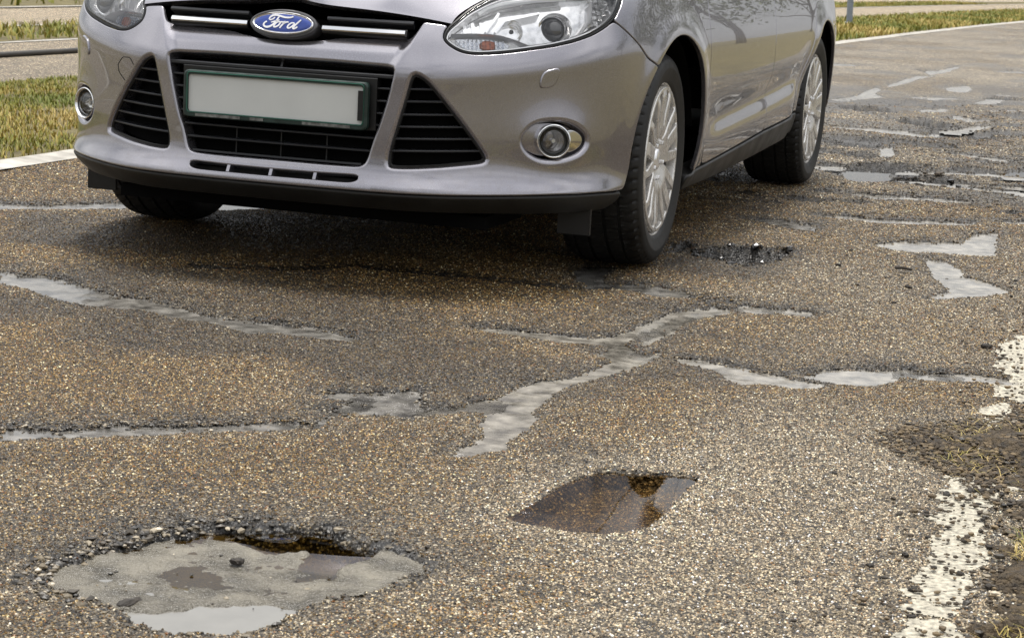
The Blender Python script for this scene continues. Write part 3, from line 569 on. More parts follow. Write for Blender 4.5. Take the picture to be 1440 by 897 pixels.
# post
px, py = -2.80, 27.3
po = thing('post', 'slim blue grey metal post standing at the grass verge', 'post', (px, py, 0.0))
MB().lathe([(-0.2, 0.052), (2.6, 0.052), (2.62, 0.045), (2.625, 0.0)], ((0, 0, 0), (-0.03, 0, 1), (1, 0, 0), (0, 1, 0)), 16).build('shaft', mat('post_paint', (0.23, 0.26, 0.30), 0.45, noise=(20, 0.8, 1.15, 0.05)), po)
MB().lathe([(0.0, 0.10), (0.03, 0.10), (0.045, 0.06)], ((0, 0, 0.012), (0, 0, 1), (1, 0, 0), (0, 1, 0)), 16).build('foot', mat('concrete', (0.35, 0.34, 0.32), 0.9), po)

# near soil shoulder on the right of the road
def shoulder_edge(y):
    return 2.10-0.20*np.exp(-((y+1.93)/0.13)**2)+0.02*np.exp(-((y+2.7)/0.5)**2)+0.05*vnoise(y, y*0, 3.1, 2)+0.03*vnoise(y, y*0, 11, 9)
xs = np.linspace(1.85, 3.4, 130); ysn = np.arange(-5.2, 4.0, 0.014)
SX, SY = np.meshgrid(xs, ysn); ed = SX-shoulder_edge(SY)+0.12*fbm(SX, SY, 11, 5, 91, 0.62)
SZ = np.where(ed < 0, -0.012+ed*0.25, 0.0+0.022*sst(0, 0.12, ed)+0.02*sst(0.1, 0.6, ed))+0.022*fbm(SX, SY, 16, 4, 95)*sst(-0.04, 0.08, ed)+0.010*fbm(SX, SY, 50, 3, 99)*sst(-0.05, 0.05, ed)
nq = np.arange(SX.size).reshape(SX.shape); FQ = np.stack([nq[:-1, :-1], nq[:-1, 1:], nq[1:, 1:], nq[1:, :-1]], -1)
kp = (ed[:-1, :-1] > -0.05)
tag(obj('shoulder', mesh_np('shoulder', np.stack([SX.ravel(), SY.ravel(), SZ.ravel()], -1), FQ[kp].reshape(-1, 4)), soil), 'brown soil shoulder creeping over the road edge', kind='structure')
tag(MB().add([(2.9, -40, -0.02), (60, -40, -0.02), (60, 140, -0.02), (2.9, 140, -0.02), (2.25, -40, -0.04), (2.25, 140, -0.04)], [(0, 1, 2, 3), (4, 0, 3, 5)]).build('field', turf_m), 'dry grass field beside the soil shoulder', kind='structure')

# grass: curved blades gathered in one mesh per patch
def blades(name, px, py, pz, hgt, wid, seed, label, tone, lean=0.6):
    r = np.random.default_rng(seed); n = len(px)
    a = r.random(n)*2*np.pi; h = hgt*(0.45+0.8*r.random(n)); w = wid*(0.6+0.8*r.random(n)); ln = h*lean*(0.3+r.random(n))
    dx, dy = np.cos(a), np.sin(a); sx, sy = -dy, dx
    b = np.stack([px, py, pz], -1)
    def at(t, wf):
        c = b+np.stack([dx*ln*t**1.8, dy*ln*t**1.8, h*t*(1-0.25*t*lean)], -1); o = np.stack([sx, sy, 0*sx], -1)*(w*wf/2)[:, None]; return c-o, c+o
    l0, r0 = at(0, 1); l1, r1 = at(0.55, 0.8); tip = at(1.0, 0)[0]
    V = np.stack([l0, r0, r1, l1, tip], 1).reshape(-1, 3); i = np.arange(n)*5
    T = np.concatenate([np.stack([i, i+1, i+2], -1), np.stack([i, i+2, i+3], -1), np.stack([i+3, i+2, i+4], -1)])
    me = mesh_np(name, V, T, smooth=True)
    at_ = me.color_attributes.new('tone', 'FLOAT_COLOR', 'POINT')
    tv = np.clip(tone(px, py)+0.55*(r.random(n)-0.5), 0, 1); k = np.repeat(tv, 5)
    at_.data.foreach_set('color', np.stack([k, np.repeat(r.random(n), 5), k*0, k*0+1], -1).astype(np.float32).ravel())
    return tag(obj(name, me, GRASS_M), label, kind='stuff')
GRASS_M = bpy.data.materials.new('grass_blades'); GRASS_M.use_nodes = True
nt = GRASS_M.node_tree; p = nt.nodes['Principled BSDF']; a = nt.nodes.new('ShaderNodeAttribute'); a.attribute_name = 'tone'
s = nt.nodes.new('ShaderNodeSeparateColor'); r = nt.nodes.new('ShaderNodeValToRGB')
for i, (q, c) in enumerate([(0.0, (0.115, 0.145, 0.014)), (0.35, (0.23, 0.215, 0.026)), (0.6, (0.37, 0.27, 0.065)), (1.0, (0.50, 0.38, 0.15))]):
    e = r.color_ramp.elements[i] if i < 2 else r.color_ramp.elements.new(q)
    e.position = q; e.color = (*c, 1)
nt.links.new(a.outputs['Color'], s.inputs[0]); nt.links.new(s.outputs[0], r.inputs['Fac']); nt.links.new(r.outputs['Color'], p.inputs['Base Color']); p.inputs['Roughness'].default_value = 0.6
p.inputs['Subsurface Weight'].default_value = 0.0
def scatter(n, o0, o1, y0, y1, seed, pw=1.0):
    r = np.random.default_rng(seed); y = y0+(y1-y0)*r.random(n)**pw; t = r.random(n); x = left_edge(y)+o0+(o1-o0)*t; return x, y
x, y = scatter(60000, -2.22, -0.09, -0.6, 9.0, 3, 1.0)
dn = vnoise(x, y, 5.0, 3)+0.5*vnoise(x, y, 16, 4); kpz = dn > -0.28; x, y = x[kpz], y[kpz]
blades('grass', x, y, 0.01+0*x, 0.034, 0.006, 5, 'green and straw-coloured grass on the near verge', lambda x, y: 0.20+0.9*vnoise(x, y, 1.6, 7)+0.42*np.exp(-((y-2.4-0.0*x)/0.7)**2))
x, y = scatter(34000, -2.22, -0.09, 9.0, 75, 4, 1.6)
blades('grass', x, y, 0.01+0*x, 0.10, 0.02, 6, 'dull green grass on the verge running into the distance', lambda x, y: 0.30+0.8*vnoise(x, y, 0.7, 7))
x, y = scatter(16000, -5.88, -4.64, 2, 60, 5, 1.2)
blades('grass', x, y, 0.01+0*x, 0.08, 0.016, 7, 'grass on the narrow strip beyond the side road', lambda x, y: 0.42+0.8*vnoise(x, y, 0.7, 9))
x, y = scatter(16000, -20, -8.4, 6, 110, 6, 1.2)
blades('grass', x, y, 0.01+0*x, 0.2, 0.03, 8, 'grass on the land past the farthest road', lambda x, y: 0.42+0.8*vnoise(x, y, 0.5, 9))
rr = np.random.default_rng(12); n = 60000; y = -4.6+5.2*rr.random(n); x = shoulder_edge(y)+0.02+0.75*rr.random(n)
dens = 0.30*(1-sst(-2.7, -2.2, y))+fbm(x, y, 6.0, 3, 14)+0.5*sst(0.0, 0.25, x-shoulder_edge(y))-0.42; kpz = dens > 0.0; x, y = x[kpz], y[kpz]
blades('dry_grass', x, y, 0.012+0.03*sst(0, 0.3, x-shoulder_edge(y)), 0.022, 0.0016, 9, 'short dry grass growing out of the soil shoulder', lambda x, y: 0.5+0.9*vnoise(x, y, 4, 17), 1.6)
n = 420; y = -1.93+0.13*rr.normal(size=n); x = 1.96+0.20*rr.random(n)
blades('dry_grass', x, y, 0.003+0*x, 0.026, 0.0011, 10, 'tuft of straw lying over the faded edge line', lambda x, y: 0.62+0*x, 2.2)

# loose stones
def icos():
    bm = bmesh.new(); bmesh.ops.create_icosphere(bm, subdivisions=1, radius=1.0); V = np.array([v.co[:] for v in bm.verts]); T = np.array([[v.index for v in f.verts] for f in bm.faces]); bm.free(); return V, T
IV, IT = icos()
def pebbles(name, x, y, z, size, seed, label, material, flat=0.6):
    r = np.random.default_rng(seed); n = len(x); sc = size*(0.45+1.1*r.random(n)**2)
    W = IV[None]*(1+0.8*(r.random((n, len(IV), 3))-0.5)); S3 = np.stack([0.8+0.6*r.random(n), 0.8+0.6*r.random(n), flat*(0.7+0.6*r.random(n))], -1); W = W*S3[:, None]*sc[:, None, None]
    th = r.random(n)*6.28; c, s = np.cos(th)[:, None], np.sin(th)[:, None]
    W = np.stack([W[..., 0]*c-W[..., 1]*s, W[..., 0]*s+W[..., 1]*c, W[..., 2]], -1)+np.stack([x, y, z+sc*0.25], -1)[:, None]
    T = (IT[None]+(np.arange(n)*len(IV))[:, None, None]).reshape(-1, 3)
    me = mesh_np(name, W.reshape(-1, 3), T, smooth=False)
    at_ = me.color_attributes.new('tone', 'FLOAT_COLOR', 'POINT'); k = np.repeat(r.random(n), len(IV))
    at_.data.foreach_set('color', np.stack([k, k, k, k*0+1], -1).astype(np.float32).ravel())
    return tag(obj(name, me, material), label, kind='stuff')
def tone_mat(name, stops, rough=0.6):
    m = bpy.data.materials.new(name); m.use_nodes = True; nt = m.node_tree; p = nt.nodes['Principled BSDF']; a = nt.nodes.new('ShaderNodeAttribute'); a.attribute_name = 'tone'
    r = nt.nodes.new('ShaderNodeValToRGB')
    for i, (q, c) in enumerate(stops):
        e = r.color_ramp.elements[i] if i < 2 else r.color_ramp.elements.new(q)
        e.position = q; e.color = (*c, 1)
    nt.links.new(a.outputs['Fac'], r.inputs['Fac']); nt.links.new(r.outputs['Color'], p.inputs['Base Color']); p.inputs['Roughness'].default_value = rough; return m
GRAV = tone_mat('gravel_tones', [(0.0, (0.008, 0.007, 0.005)), (0.5, (0.035, 0.027, 0.017)), (0.85, (0.15, 0.12, 0.075)), (1.0, (0.46, 0.40, 0.30))], 0.45)
DIRT = tone_mat('dirt_tones', [(0.0, (0.012, 0.010, 0.008)), (1.0, (0.06, 0.045, 0.03))], 0.8)
from mathutils.kdtree import KDTree
kd = KDTree(len(used)//3+1); sel = used[::3]
for i, (qx, qy) in enumerate(zip(X.ravel()[sel], Y.ravel()[sel])): kd.insert((qx, qy, 0), i)
kd.balance(); ZR = Z.ravel()[sel]
def ground_z(x, y): return np.array([ZR[kd.find((a, b, 0))[1]] for a, b in zip(x, y)])
r = np.random.default_rng(21); hp = np.array(GP['hole'])
def along(poly, n, spread, r, idx=None):
    p = np.asarray(poly); m = len(p); i = r.integers(0, m, n) if idx is None else r.choice(idx, n); t = r.random(n)[:, None]
    q = p[i]*(1-t)+p[(i+1) % m]*t+spread*r.normal(size=(n, 2))*[0.6, 1.0]; return q[:, 0], q[:, 1]
x, y = along(hp, 560, 0.032, r, [0, 1, 2, 3, 4, 5, 26, 27]); x2, y2 = along(hp, 160, 0.02, r)
x = np.concatenate([x, x2]); y = np.concatenate([y, y2])
pebbles('gravel', x, y, ground_z(x, y), 0.0046, 22, 'loose gravel broken from the rim of the large pothole', GRAV)
x, y = along(GP['t2'], 500, 0.02, r); x2, y2 = along(GP['t3'], 320, 0.02, r); x = np.concatenate([x, x2]); y = np.concatenate([y+0.02, y2])
pebbles('gravel', x, y, ground_z(x, y), 0.0034, 23, 'pale gravel washed along the lower wet crack', GRAV)
n = 1700; y = -3.2+6.5*r.random(n)**1.2; x = 2.15-0.9*r.random(n)**2.4-0.15*sst(1, 3, y)
pebbles('dirt_crumbs', x, y, ground_z(x, y), 0.0026, 24, 'fine dark dirt crumbs sprinkled along the right of the road', DIRT)
n = 1500; y = 2.0+7*r.random(n); x = 0.9+1.2*r.random(n)
pebbles('dirt_crumbs', x, y, ground_z(x, y), 0.006, 25, 'dark dirt crumbs round the puddle behind the rear wheel', DIRT)
x, y = along(GP['d10'], 120, 0.02, r); pebbles('gravel', x, y, ground_z(x, y), 0.005, 26, 'broken asphalt crumbs in the hole beside the front wheel', DIRT)
x, y = along(GP['d5'], 120, 0.04, r); pebbles('gravel', x, y, ground_z(x, y), 0.009, 27, 'black asphalt crumbs beside the small bright puddle', DIRT)
n = 500; y = -3.9+4.6*r.random(n); x = shoulder_edge(y)+0.35*r.random(n)**1.5-0.03
pebbles('gravel', x, y, 0.006+0.03*sst(0, 0.3, x-shoulder_edge(y)), 0.0050, 28, 'mixed stones in the soil shoulder', GRAV)
x, y = hp[:, 0].mean()+0.13*r.normal(size=46), hp[:, 1].mean()-0.02+0.09*r.normal(size=46)
pebbles('gravel', x, y, LH-0.0158+0*x, 0.0026, 29, 'few small stones sunk in the mud of the large pothole', GRAV)
n = 4800; y = np.where(r.random(n) < 0.4, -1.93+0.17*r.normal(size=n), -3.7+4.6*r.random(n)); x = np.where(np.abs(y+1.93) < 0.4, 2.1-0.26*r.random(n)**1.6*np.exp(-((y+1.93)/0.25)**2)-0.05*r.random(n), shoulder_edge(y)+0.10*r.normal(size=n))
pebbles('soil_crumbs', x, y, np.maximum(ground_z(x, y), 0.004+0.03*sst(0, 0.25, x-shoulder_edge(y))), 0.0040, 38, 'crumbled brown soil spread over the road edge', tone_mat('soil_tones', [(0.0, (0.012, 0.009, 0.006)), (0.6, (0.055, 0.038, 0.02)), (1.0, (0.16, 0.115, 0.06))], 0.8))
WETB = mat('wet_black_asphalt', (0.010, 0.009, 0.008), 0.18, spec=0.7, noise=(60, 0.5, 2.0, 0.1))
x, y = along(GP['d10'], 70, 0.022, r); pebbles('rubble', x, y, ground_z(x, y), 0.0085, 34, 'wet black lumps of broken asphalt in the hole beside the front wheel', WETB, 0.8)
x, y = along(GP['d5'], 40, 0.035, r); pebbles('rubble', x, y, ground_z(x, y), 0.011, 35, 'wet black asphalt lumps by the small bright puddle', WETB, 0.7)
# clods of soil that can be told apart
def clod(x, y, sz, seed, label, group=None, m=None):
    r = np.random.default_rng(seed); bm = bmesh.new(); bmesh.ops.create_icosphere(bm, subdivisions=2, radius=1.0)
    for v in bm.verts:
        f = 1+0.30*math.sin(3.1*v.co.x+seed)*math.cos(2.7*v.co.y+2*seed)+0.28*(r.random()-0.5)
        v.co = Vector((v.co.x*f*1.15, v.co.y*f, v.co.z*f*0.72))*sz
    me = bpy.data.meshes.new('dirt_clod'); bm.to_mesh(me); bm.free()
    o = obj('dirt_clod', me, m or CLOD_M); o.location = (x, y, float(ground_z([x], [y])[0])+sz*0.45); o.rotation_euler = (0, 0, r.random()*6.28)
    return tag(o, label, 'clod', group)
CLOD_M = mat('dark_clod', (0.022, 0.018, 0.014), 0.75, noise=(90, 0.5, 1.8, 0.1), bump=(200, 0.8, 0.004))
csz = [0.011, 0.013, 0.008, 0.009, 0.008, 0.010, 0.009, 0.010, 0.016, 0.007, 0.013, 0.008, 0.009, 0.011, 0.007, 0.007, 0.007, 0.006, 0.010, 0.009, 0.008, 0.006, 0.006, 0.007]
clab = {0: 'dark soil clod on its own left of the short stick', 1: 'dark soil clod just under the short stick', 3: 'dark soil clod lying on the arrow-shaped wet patch', 8: 'largest dark clod above the upper faded paint patch',
        5: 'dark clod beside the lower end of the faded edge line', 7: 'dark clod at the top corner of the long faded paint strip', 4: 'dark clod on the bare asphalt left of the lower edge line',
        2: 'small dark crumb below the short stick on bare asphalt', 6: 'dark crumb close to the left side of the faded edge line, halfway down', 9: 'tiny dark crumb touching the short stick',
        10: 'dark lump in the crumbled soil above the long paint strip', 11: 'small crumb up the road from the clod left of the stick', 12: 'dark crumb lying on the long faded paint strip, halfway down',
        13: 'dark crumb lying on the upper end of the long faded paint strip', 14: 'small crumb below the clod left of the stick', 15: 'tiny crumb just left of the short stick',
        16: 'dark crumb on the left margin of the long faded paint strip', 17: 'tiny crumb on bare asphalt left of the top of the paint strip', 18: 'dark lump on the soil right of the long paint strip',
        19: 'dark lump on the soil at the right edge beside the top of the paint strip', 20: 'small crumb on the lowest part of the faded paint strip', 21: 'tiny crumb farthest left of the long paint strip',
        22: 'tiny crumb on the right margin of the paint strip near the bottom', 23: 'small crumb alone on asphalt between the leaf-shaped puddle and the soil patch'}
for i, ((cx_, cy_), sz) in enumerate(zip(GP['clods'], csz)):
    clod(cx_, cy_, sz*0.72, 100+i, clab.get(i, 'small dark soil crumb lying near the road edge'), 'soil clods scattered near the road edge')
c0 = clod(float(hp[:, 0].mean())-0.035, float(hp[:, 1].mean())+0.075, 0.0085, 140, 'black clod sitting on the mud in the large pothole', 'soil clods scattered near the road edge'); c0.location.z = LH-0.0095
c1 = clod(GP['chunk'][0][0], GP['chunk'][0][1], 0.012, 141, 'black lump at the near edge of the mud in the large pothole', 'soil clods scattered near the road edge'); c1.scale = (1.8, 0.9, 0.6); c1.location.z = LH-0.012
sp = GP['stick']; sm = MB(); za = 0.007
sm.tube([(sp[0][0], sp[0][1], za), ((sp[0][0]+sp[1][0])/2, (sp[0][1]+sp[1][1])/2, za+0.003), (sp[1][0], sp[1][1], za)], [0.0045, 0.005, 0.004], 7)
tag(sm.build('stick', mat('dark_bark', (0.03, 0.025, 0.018), 0.8, noise=(80, 0.6, 1.6, 0.1))), 'short dark stick lying on the road among the clods', 'stick')

# ------------------------------------------------------------------ trees whose reflections cross the paint
def tree(x, y, h, seed, label, leafy, group):
    r = np.random.default_rng(seed); t = thing('tree', label, 'tree', (x, y, -0.02), group)
    wood = MB(); tips = []
    def grow(p, d, L, rad, lev):
        q = [p]; rr_ = [rad]
        for i in range(4):
            d = d+0.16*r.normal(size=3); d[2] += 0.05; d = d/np.linalg.norm(d); p = p+d*L/4; q.append(p); rr_.append(rad*(1-0.14*(i+1)))
        wood.tube(q, rr_, 7 if lev < 2 else 4, False)
        if lev >= 3: tips.append(p); tips.append((q[2]+p)/2); return
        for c in range(4 if lev else 6):
            k = q[1+int(r.integers(1, 4))] if lev else q[int(r.integers(2, 5))]
            e = d+0.95*r.normal(size=3)*[1, 1, 0.55]; e[2] = abs(e[2])*0.8+0.1; grow(k, e/np.linalg.norm(e), L*(0.62+0.15*r.random()), rr_[-1]*0.55, lev+1)
    grow(np.zeros(3), np.array([0, 0, 1.0]), h*0.42, h*0.022, 0)
    wood.build('trunk', mat('bark', (0.07, 0.055, 0.04), 0.9, noise=(6, 0.6, 1.5, 0.05)), t)
    tp = np.array(tips); n = leafy; b = tp[r.integers(0, len(tp), n)]+0.05*h*r.normal(size=(n, 3)); a = r.normal(size=(n, 3)); a /= np.linalg.norm(a, axis=1)[:, None]
    c = np.cross(a, r.normal(size=(n, 3))); c /= np.linalg.norm(c, axis=1)[:, None]; s = (0.10+0.12*r.random(n))[:, None]
    V = np.stack([b-a*s, b+c*s*0.6, b+a*s, b-c*s*0.6], 1).reshape(-1, 3); Fq = np.arange(n*4).reshape(-1, 4)
    obj('crown', mesh_np('crown', V, Fq, smooth=False), mat('tree_leaves', (0.075, 0.085, 0.028), 0.6, noise=(0.7, 0.6, 1.6, 0.0)), t)
for i, (x, y, h) in enumerate([(13, 24, 9), (19, 38, 12), (11, 46, 10), (24, 20, 11), (9.5, 66, 12), (30, 52, 13)]):
    tree(x, y, h, 300+i, 'bare-branched tree standing in the field beside the road', 1500, 'bare trees in the field')
for i, (x, y, h) in enumerate([(-26, -44, 12), (-12, -52, 13), (2, -47, 11), (16, -55, 13), (-40, -36, 12)]):
    tree(x, y, h, 330+i, 'leafy tree on the road side behind the viewer', 3200, 'trees behind the viewer')

# ------------------------------------------------------------------ the car body as one smooth skin, cut into panels
def nspline(xk, yk):
    xk = np.asarray(xk, float); yk = np.asarray(yk, float); n = len(xk); h = np.diff(xk)
    A = np.zeros((n, n)); r = np.zeros((n,)+yk.shape[1:]); A[0, 0] = A[-1, -1] = 1
    for i in range(1, n-1):
        A[i, i-1] = h[i-1]; A[i, i] = 2*(h[i-1]+h[i]); A[i, i+1] = h[i]; r[i] = 6*((yk[i+1]-yk[i])/h[i]-(yk[i]-yk[i-1])/h[i-1])
    m = np.linalg.solve(A, r)
    def ev(x):
        x = np.clip(np.asarray(x, float), xk[0], xk[-1]); i = np.clip(np.searchsorted(xk, x)-1, 0, n-2)
        hh = h[i]; t1 = xk[i+1]-x; t0 = x-xk[i]
        if yk.ndim > 1: hh = hh[..., None]; t1 = t1[..., None]; t0 = t0[..., None]
        return m[i]*t1**3/(6*hh)+m[i+1]*t0**3/(6*hh)+(yk[i]/hh-m[i]*hh/6)*t1+(yk[i+1]/hh-m[i+1]*hh/6)*t0
    return ev
PLAN = np.array([(0, -.905), (.15, -.903), (.30, -.897), (.40, -.883), (.50, -.842), (.60, -.777), (.70, -.697), (.78, -.608), (.835, -.505), (.862, -.39), (.882, -.2), (.893, 0), (.898, .2), (.9, .38), (.904, .9), (.905, 1.45), (.9, 1.95), (.894, 2.3), (.885, 2.648), (.868, 3.0), (.835, 3.2), (.75, 3.34), (.5, 3.43), (.25, 3.46), (0, 3.465)])
SK = np.concatenate([[0], np.cumsum(np.hypot(*np.diff(PLAN, axis=0).T))])
_pl = nspline(np.concatenate([-SK[1:4][::-1], SK, 2*SK[-1]-SK[-4:-1][::-1]]), np.concatenate([PLAN[1:4][::-1]*[-1, 1], PLAN, PLAN[-4:-1][::-1]*[-1, 1]]))
OFF_F = nspline([.12, .16, .19, .215, .245, .272, .29, .31, .34, .40, .45, .55, .585, .60, .62, .65, .70, .74, .78, .82, .86, .95], [-.13, -.095, -.055, -.024, .012, .026, .018, .008, .001, 0, 0, 0, -.0005, -.0035, -.011, -.023, -.045, -.072, -.112, -.17, -.245, -.45])
OFF_S = nspline([.12, .16, .22, .27, .33, .42, .50, .60, .66, .72, .80, .88, .96], [-.13, -.095, -.052, -.03, -.016, -.006, 0, .006, .005, -.003, -.02, -.042, -.07])
ZC = nspline([-.1, 0, .35, .45, .62, .80, .926, 1.03, 1.2, 1.5], [.585, .585, .585, .588, .614, .654, .690, .715, .73, .73])
def Fs(s, z, bar=1.0):
    s = np.asarray(s, float); z = np.asarray(z, float); sa = np.abs(s); q = _pl(sa); e = 1e-3
    t = _pl(sa+e)-_pl(sa-e); t = t/np.linalg.norm(t, axis=-1, keepdims=True); n = np.stack([t[..., 1], -t[..., 0]], -1); y = q[..., 1]
    r = np.hypot(y, z-.325); o = .012*np.exp(-((r-.385)/.05)**2)*sst(SK[8], SK[10], sa)*(sa > SK[8])
    r = np.hypot(y-2.648, z-.325); o = o+.012*np.exp(-((r-.385)/.05)**2)*(sa > SK[14])*(sa < SK[21])
    o = o-.036*np.exp(-((sa-3.80)/.17)**2)*(1-sst(.42, .66, z))
    o = o+.011*np.exp(-((sa-.80)/.10)**2-((z-.42)/.075)**2)
    # scooped door flanks above a rising lower edge
    dz = z-(.40+.05*(sa-1.9)); o = o-.020*np.exp(-(dz/.05)**2)*sst(1.85, 2.2, sa)*(1-sst(3.5, 3.8, sa))
    # the cross bar over the centre grille lies behind the pillars beside it and falls back to the upper grille
    sb = .338+(z-.60)*.55; o = o-bar*(1-sst(sb-.028, sb+.006, sa))*sst(.588, .603, z)*(.009+.55*np.maximum(0, z-.636))
    wf = 1-sst(SK[5], SK[11], sa)
    off = wf*OFF_F(z-np.clip((z-.5)/.08, 0, 1)*(ZC(sa)-.585)*.6)+(1-wf)*OFF_S(z)+o
    xy = q+n*off[..., None]
    return np.stack([np.where(s < 0, -1, 1)*xy[..., 0], xy[..., 1], z+0*s], -1)
def F0(s, z): return Fs(s, z, 0.0)
def surf_n(S, p):
    e = 2e-4; a = S(p[..., 0]+e, p[..., 1])-S(p[..., 0]-e, p[..., 1]); b = S(p[..., 0], p[..., 1]+e)-S(p[..., 0], p[..., 1]-e)
    n = np.cross(a, b); return n/np.linalg.norm(n, axis=-1, keepdims=True)

def chaikin(p, n=2, w=0.25):
    p = np.asarray(p, float)
    for _ in range(n):
        q = np.roll(p, -1, 0); v = np.minimum(w, .010/(np.linalg.norm(q-p, axis=1)+1e-9))[:, None]; p = np.stack([p*(1-v)+q*v, p*v+q*(1-v)], 1).reshape(-1, 2)
    return p
def resample(p, step, closed=True):
    p = np.asarray(p, float); q = np.concatenate([p, p[:1]]) if closed else p
    d = np.concatenate([[0], np.cumsum(np.hypot(*np.diff(q, axis=0).T))]); n = max(4, int(round(d[-1]/step)))
    t = np.linspace(0, d[-1], n+1)[:-1] if closed else np.linspace(0, d[-1], n+1)
    return np.stack([np.interp(t, d, q[:, 0]), np.interp(t, d, q[:, 1])], -1)
def area(p): q = np.roll(p, -1, 0); return 0.5*np.sum(p[:, 0]*q[:, 1]-q[:, 0]*p[:, 1])
def away(p):
    t = np.roll(p, -1, 0)-np.roll(p, 1, 0); t /= np.linalg.norm(t, axis=1, keepdims=True)+1e-12; return np.stack([t[:, 1], -t[:, 0]], -1)

def panel_mesh(S, outer, holes=(), grid=.012, r=.003, depth=.012, hr=None, hdepth=None, off=0.0, step=None, round_=2, K=4, inset=.0015):
    """a skin over the surface S inside `outer`, minus `holes`, every edge rolled over with radius r and turned in by depth"""
    step = step or grid*.7; hr = hr if hr is not None else [r]*len(holes); hdepth = hdepth if hdepth is not None else [depth]*len(holes)
    loops = []
    for i, lp in enumerate([outer]+list(holes)):
        p = resample(chaikin(lp, round_), step)
        if (area(p) > 0) != (i == 0): p = p[::-1]
        w = away(p); rr = r if i == 0 else hr[i-1]; p = p-w*(rr+(inset if i == 0 else 0)); loops.append((p, w, rr, depth if i == 0 else hdepth[i-1]))
    lo = loops[0][0].min(0); hi = loops[0][0].max(0)
    gx, gy = np.meshgrid(np.arange(lo[0]+grid/2, hi[0], grid), np.arange(lo[1]+grid/2, hi[1], grid)); gx[::2] += grid*.5
    gx, gy = gx.ravel(), gy.ravel(); ok = inside_poly(gx, gy, loops[0][0])
    for p, *_ in loops[1:]: ok &= ~inside_poly(gx, gy, p)
    gx, gy = gx[ok], gy[ok]; d = np.full(len(gx), 9.0)
    for p, *_ in loops: d = np.minimum(d, dist_line(gx, gy, p))
    ok = d > grid*.42; pts = [np.stack([gx[ok], gy[ok]], -1)]; edges = []; base = len(pts[0]); idx = []
    for p, *_ in loops:
        n = len(p); idx.append(np.arange(base, base+n)); edges += [(base+i, base+(i+1) % n) for i in range(n)]; pts.append(p); base += n
    P2 = np.concatenate(pts)
    vo, eo, fo, ov, _, _ = delaunay_2d_cdt([Vector(q) for q in P2], edges, [], 0, 1e-7)
    P = np.array([v[:] for v in vo]); remap = {}
    for i, l in enumerate(ov):
        for j in l: remap[j] = i
    T = np.array([f for f in fo if len(f) == 3]); c = P[T].mean(1); k = inside_poly(c[:, 0], c[:, 1], loops[0][0])
    for p, *_ in loops[1:]: k &= ~inside_poly(c[:, 0], c[:, 1], p)
    T = T[k]; tri = P[T]; ar = np.cross(tri[:, 1]-tri[:, 0], tri[:, 2]-tri[:, 0]); T[ar < 0] = T[ar < 0][:, ::-1]
    N = surf_n(S, P); V = S(P[:, 0], P[:, 1])+N*off
    VV = [V]; NN = [N]; FF = [tuple(t) for t in T]; cnt = len(V)
    for li, (p, w, rr, dp) in enumerate(loops):
        n = len(p); prev = [remap[j] for j in idx[li]]; Nb = surf_n(S, p); e = 1e-3
        Tn = S(p[:, 0]+w[:, 0]*e, p[:, 1]+w[:, 1]*e)-S(p[:, 0], p[:, 1]); Tn /= np.linalg.norm(Tn, axis=1, keepdims=True)
        st = [(rr*math.sin(th), rr*(1-math.cos(th)), th) for th in [math.pi/2*(k+1)/K for k in range(K)]]+[(rr, dp, math.pi/2)]
        for o_, d_, th in st:
            q = p+w*o_; pos = S(q[:, 0], q[:, 1])+Nb*(off-d_); VV.append(pos); NN.append(Nb*math.cos(th)+Tn*math.sin(th))
            cur = list(range(cnt, cnt+n)); cnt += n
            for i in range(n): j = (i+1) % n; FF.append((prev[i], cur[i], cur[j], prev[j]))
            prev = cur
    return np.concatenate(VV), FF, np.concatenate(NN)
def panel(name, outer, material, parent, holes=(), side=1, S=Fs, **kw):
    if side < 0:
        outer = [(-a, b) for a, b in outer]; holes = [[(-a, b) for a, b in h] for h in holes]
    V, Fa, N = panel_mesh(S, outer, holes, **kw)
    return obj(name, mesh_np(name, V, Fa, N), material, parent)
def mirror(h): return list(h)+[(-a, b) for a, b in reversed(h) if abs(a) > 1e-6]
def fbar(s0, s1, z, h, front, back, n=None, zs=0.0, S=Fs):
    """a bar that follows the skin from s0 to s1: height h, its face `front` behind the skin, its rear `back` behind it"""
    n = n or max(2, int(abs(s1-s0)/.02)); s = np.linspace(s0, s1, n+1); zz = z+zs*(s-s0); e = min(h*.25, .0025)
    sec = [(-h/2, back), (-h/2, front+e), (-h/2+e, front), (h/2-e, front), (h/2, front+e), (h/2, back)]
    V = []; p = np.stack([s, zz], -1); N = surf_n(S, p)
    for dz, dp in sec: V.append(S(s, zz+dz)-N*dp)
    V = np.stack(V, 1).reshape(-1, 3); m = len(sec); Fb = []
    for i in range(n):
        for k in range(m-1): a = i*m+k; Fb.append((a, a+m, a+m+1, a+1))
    Fb.append(tuple(range(m))); Fb.append(tuple(n*m+k for k in range(m))[::-1])
    return V, Fb

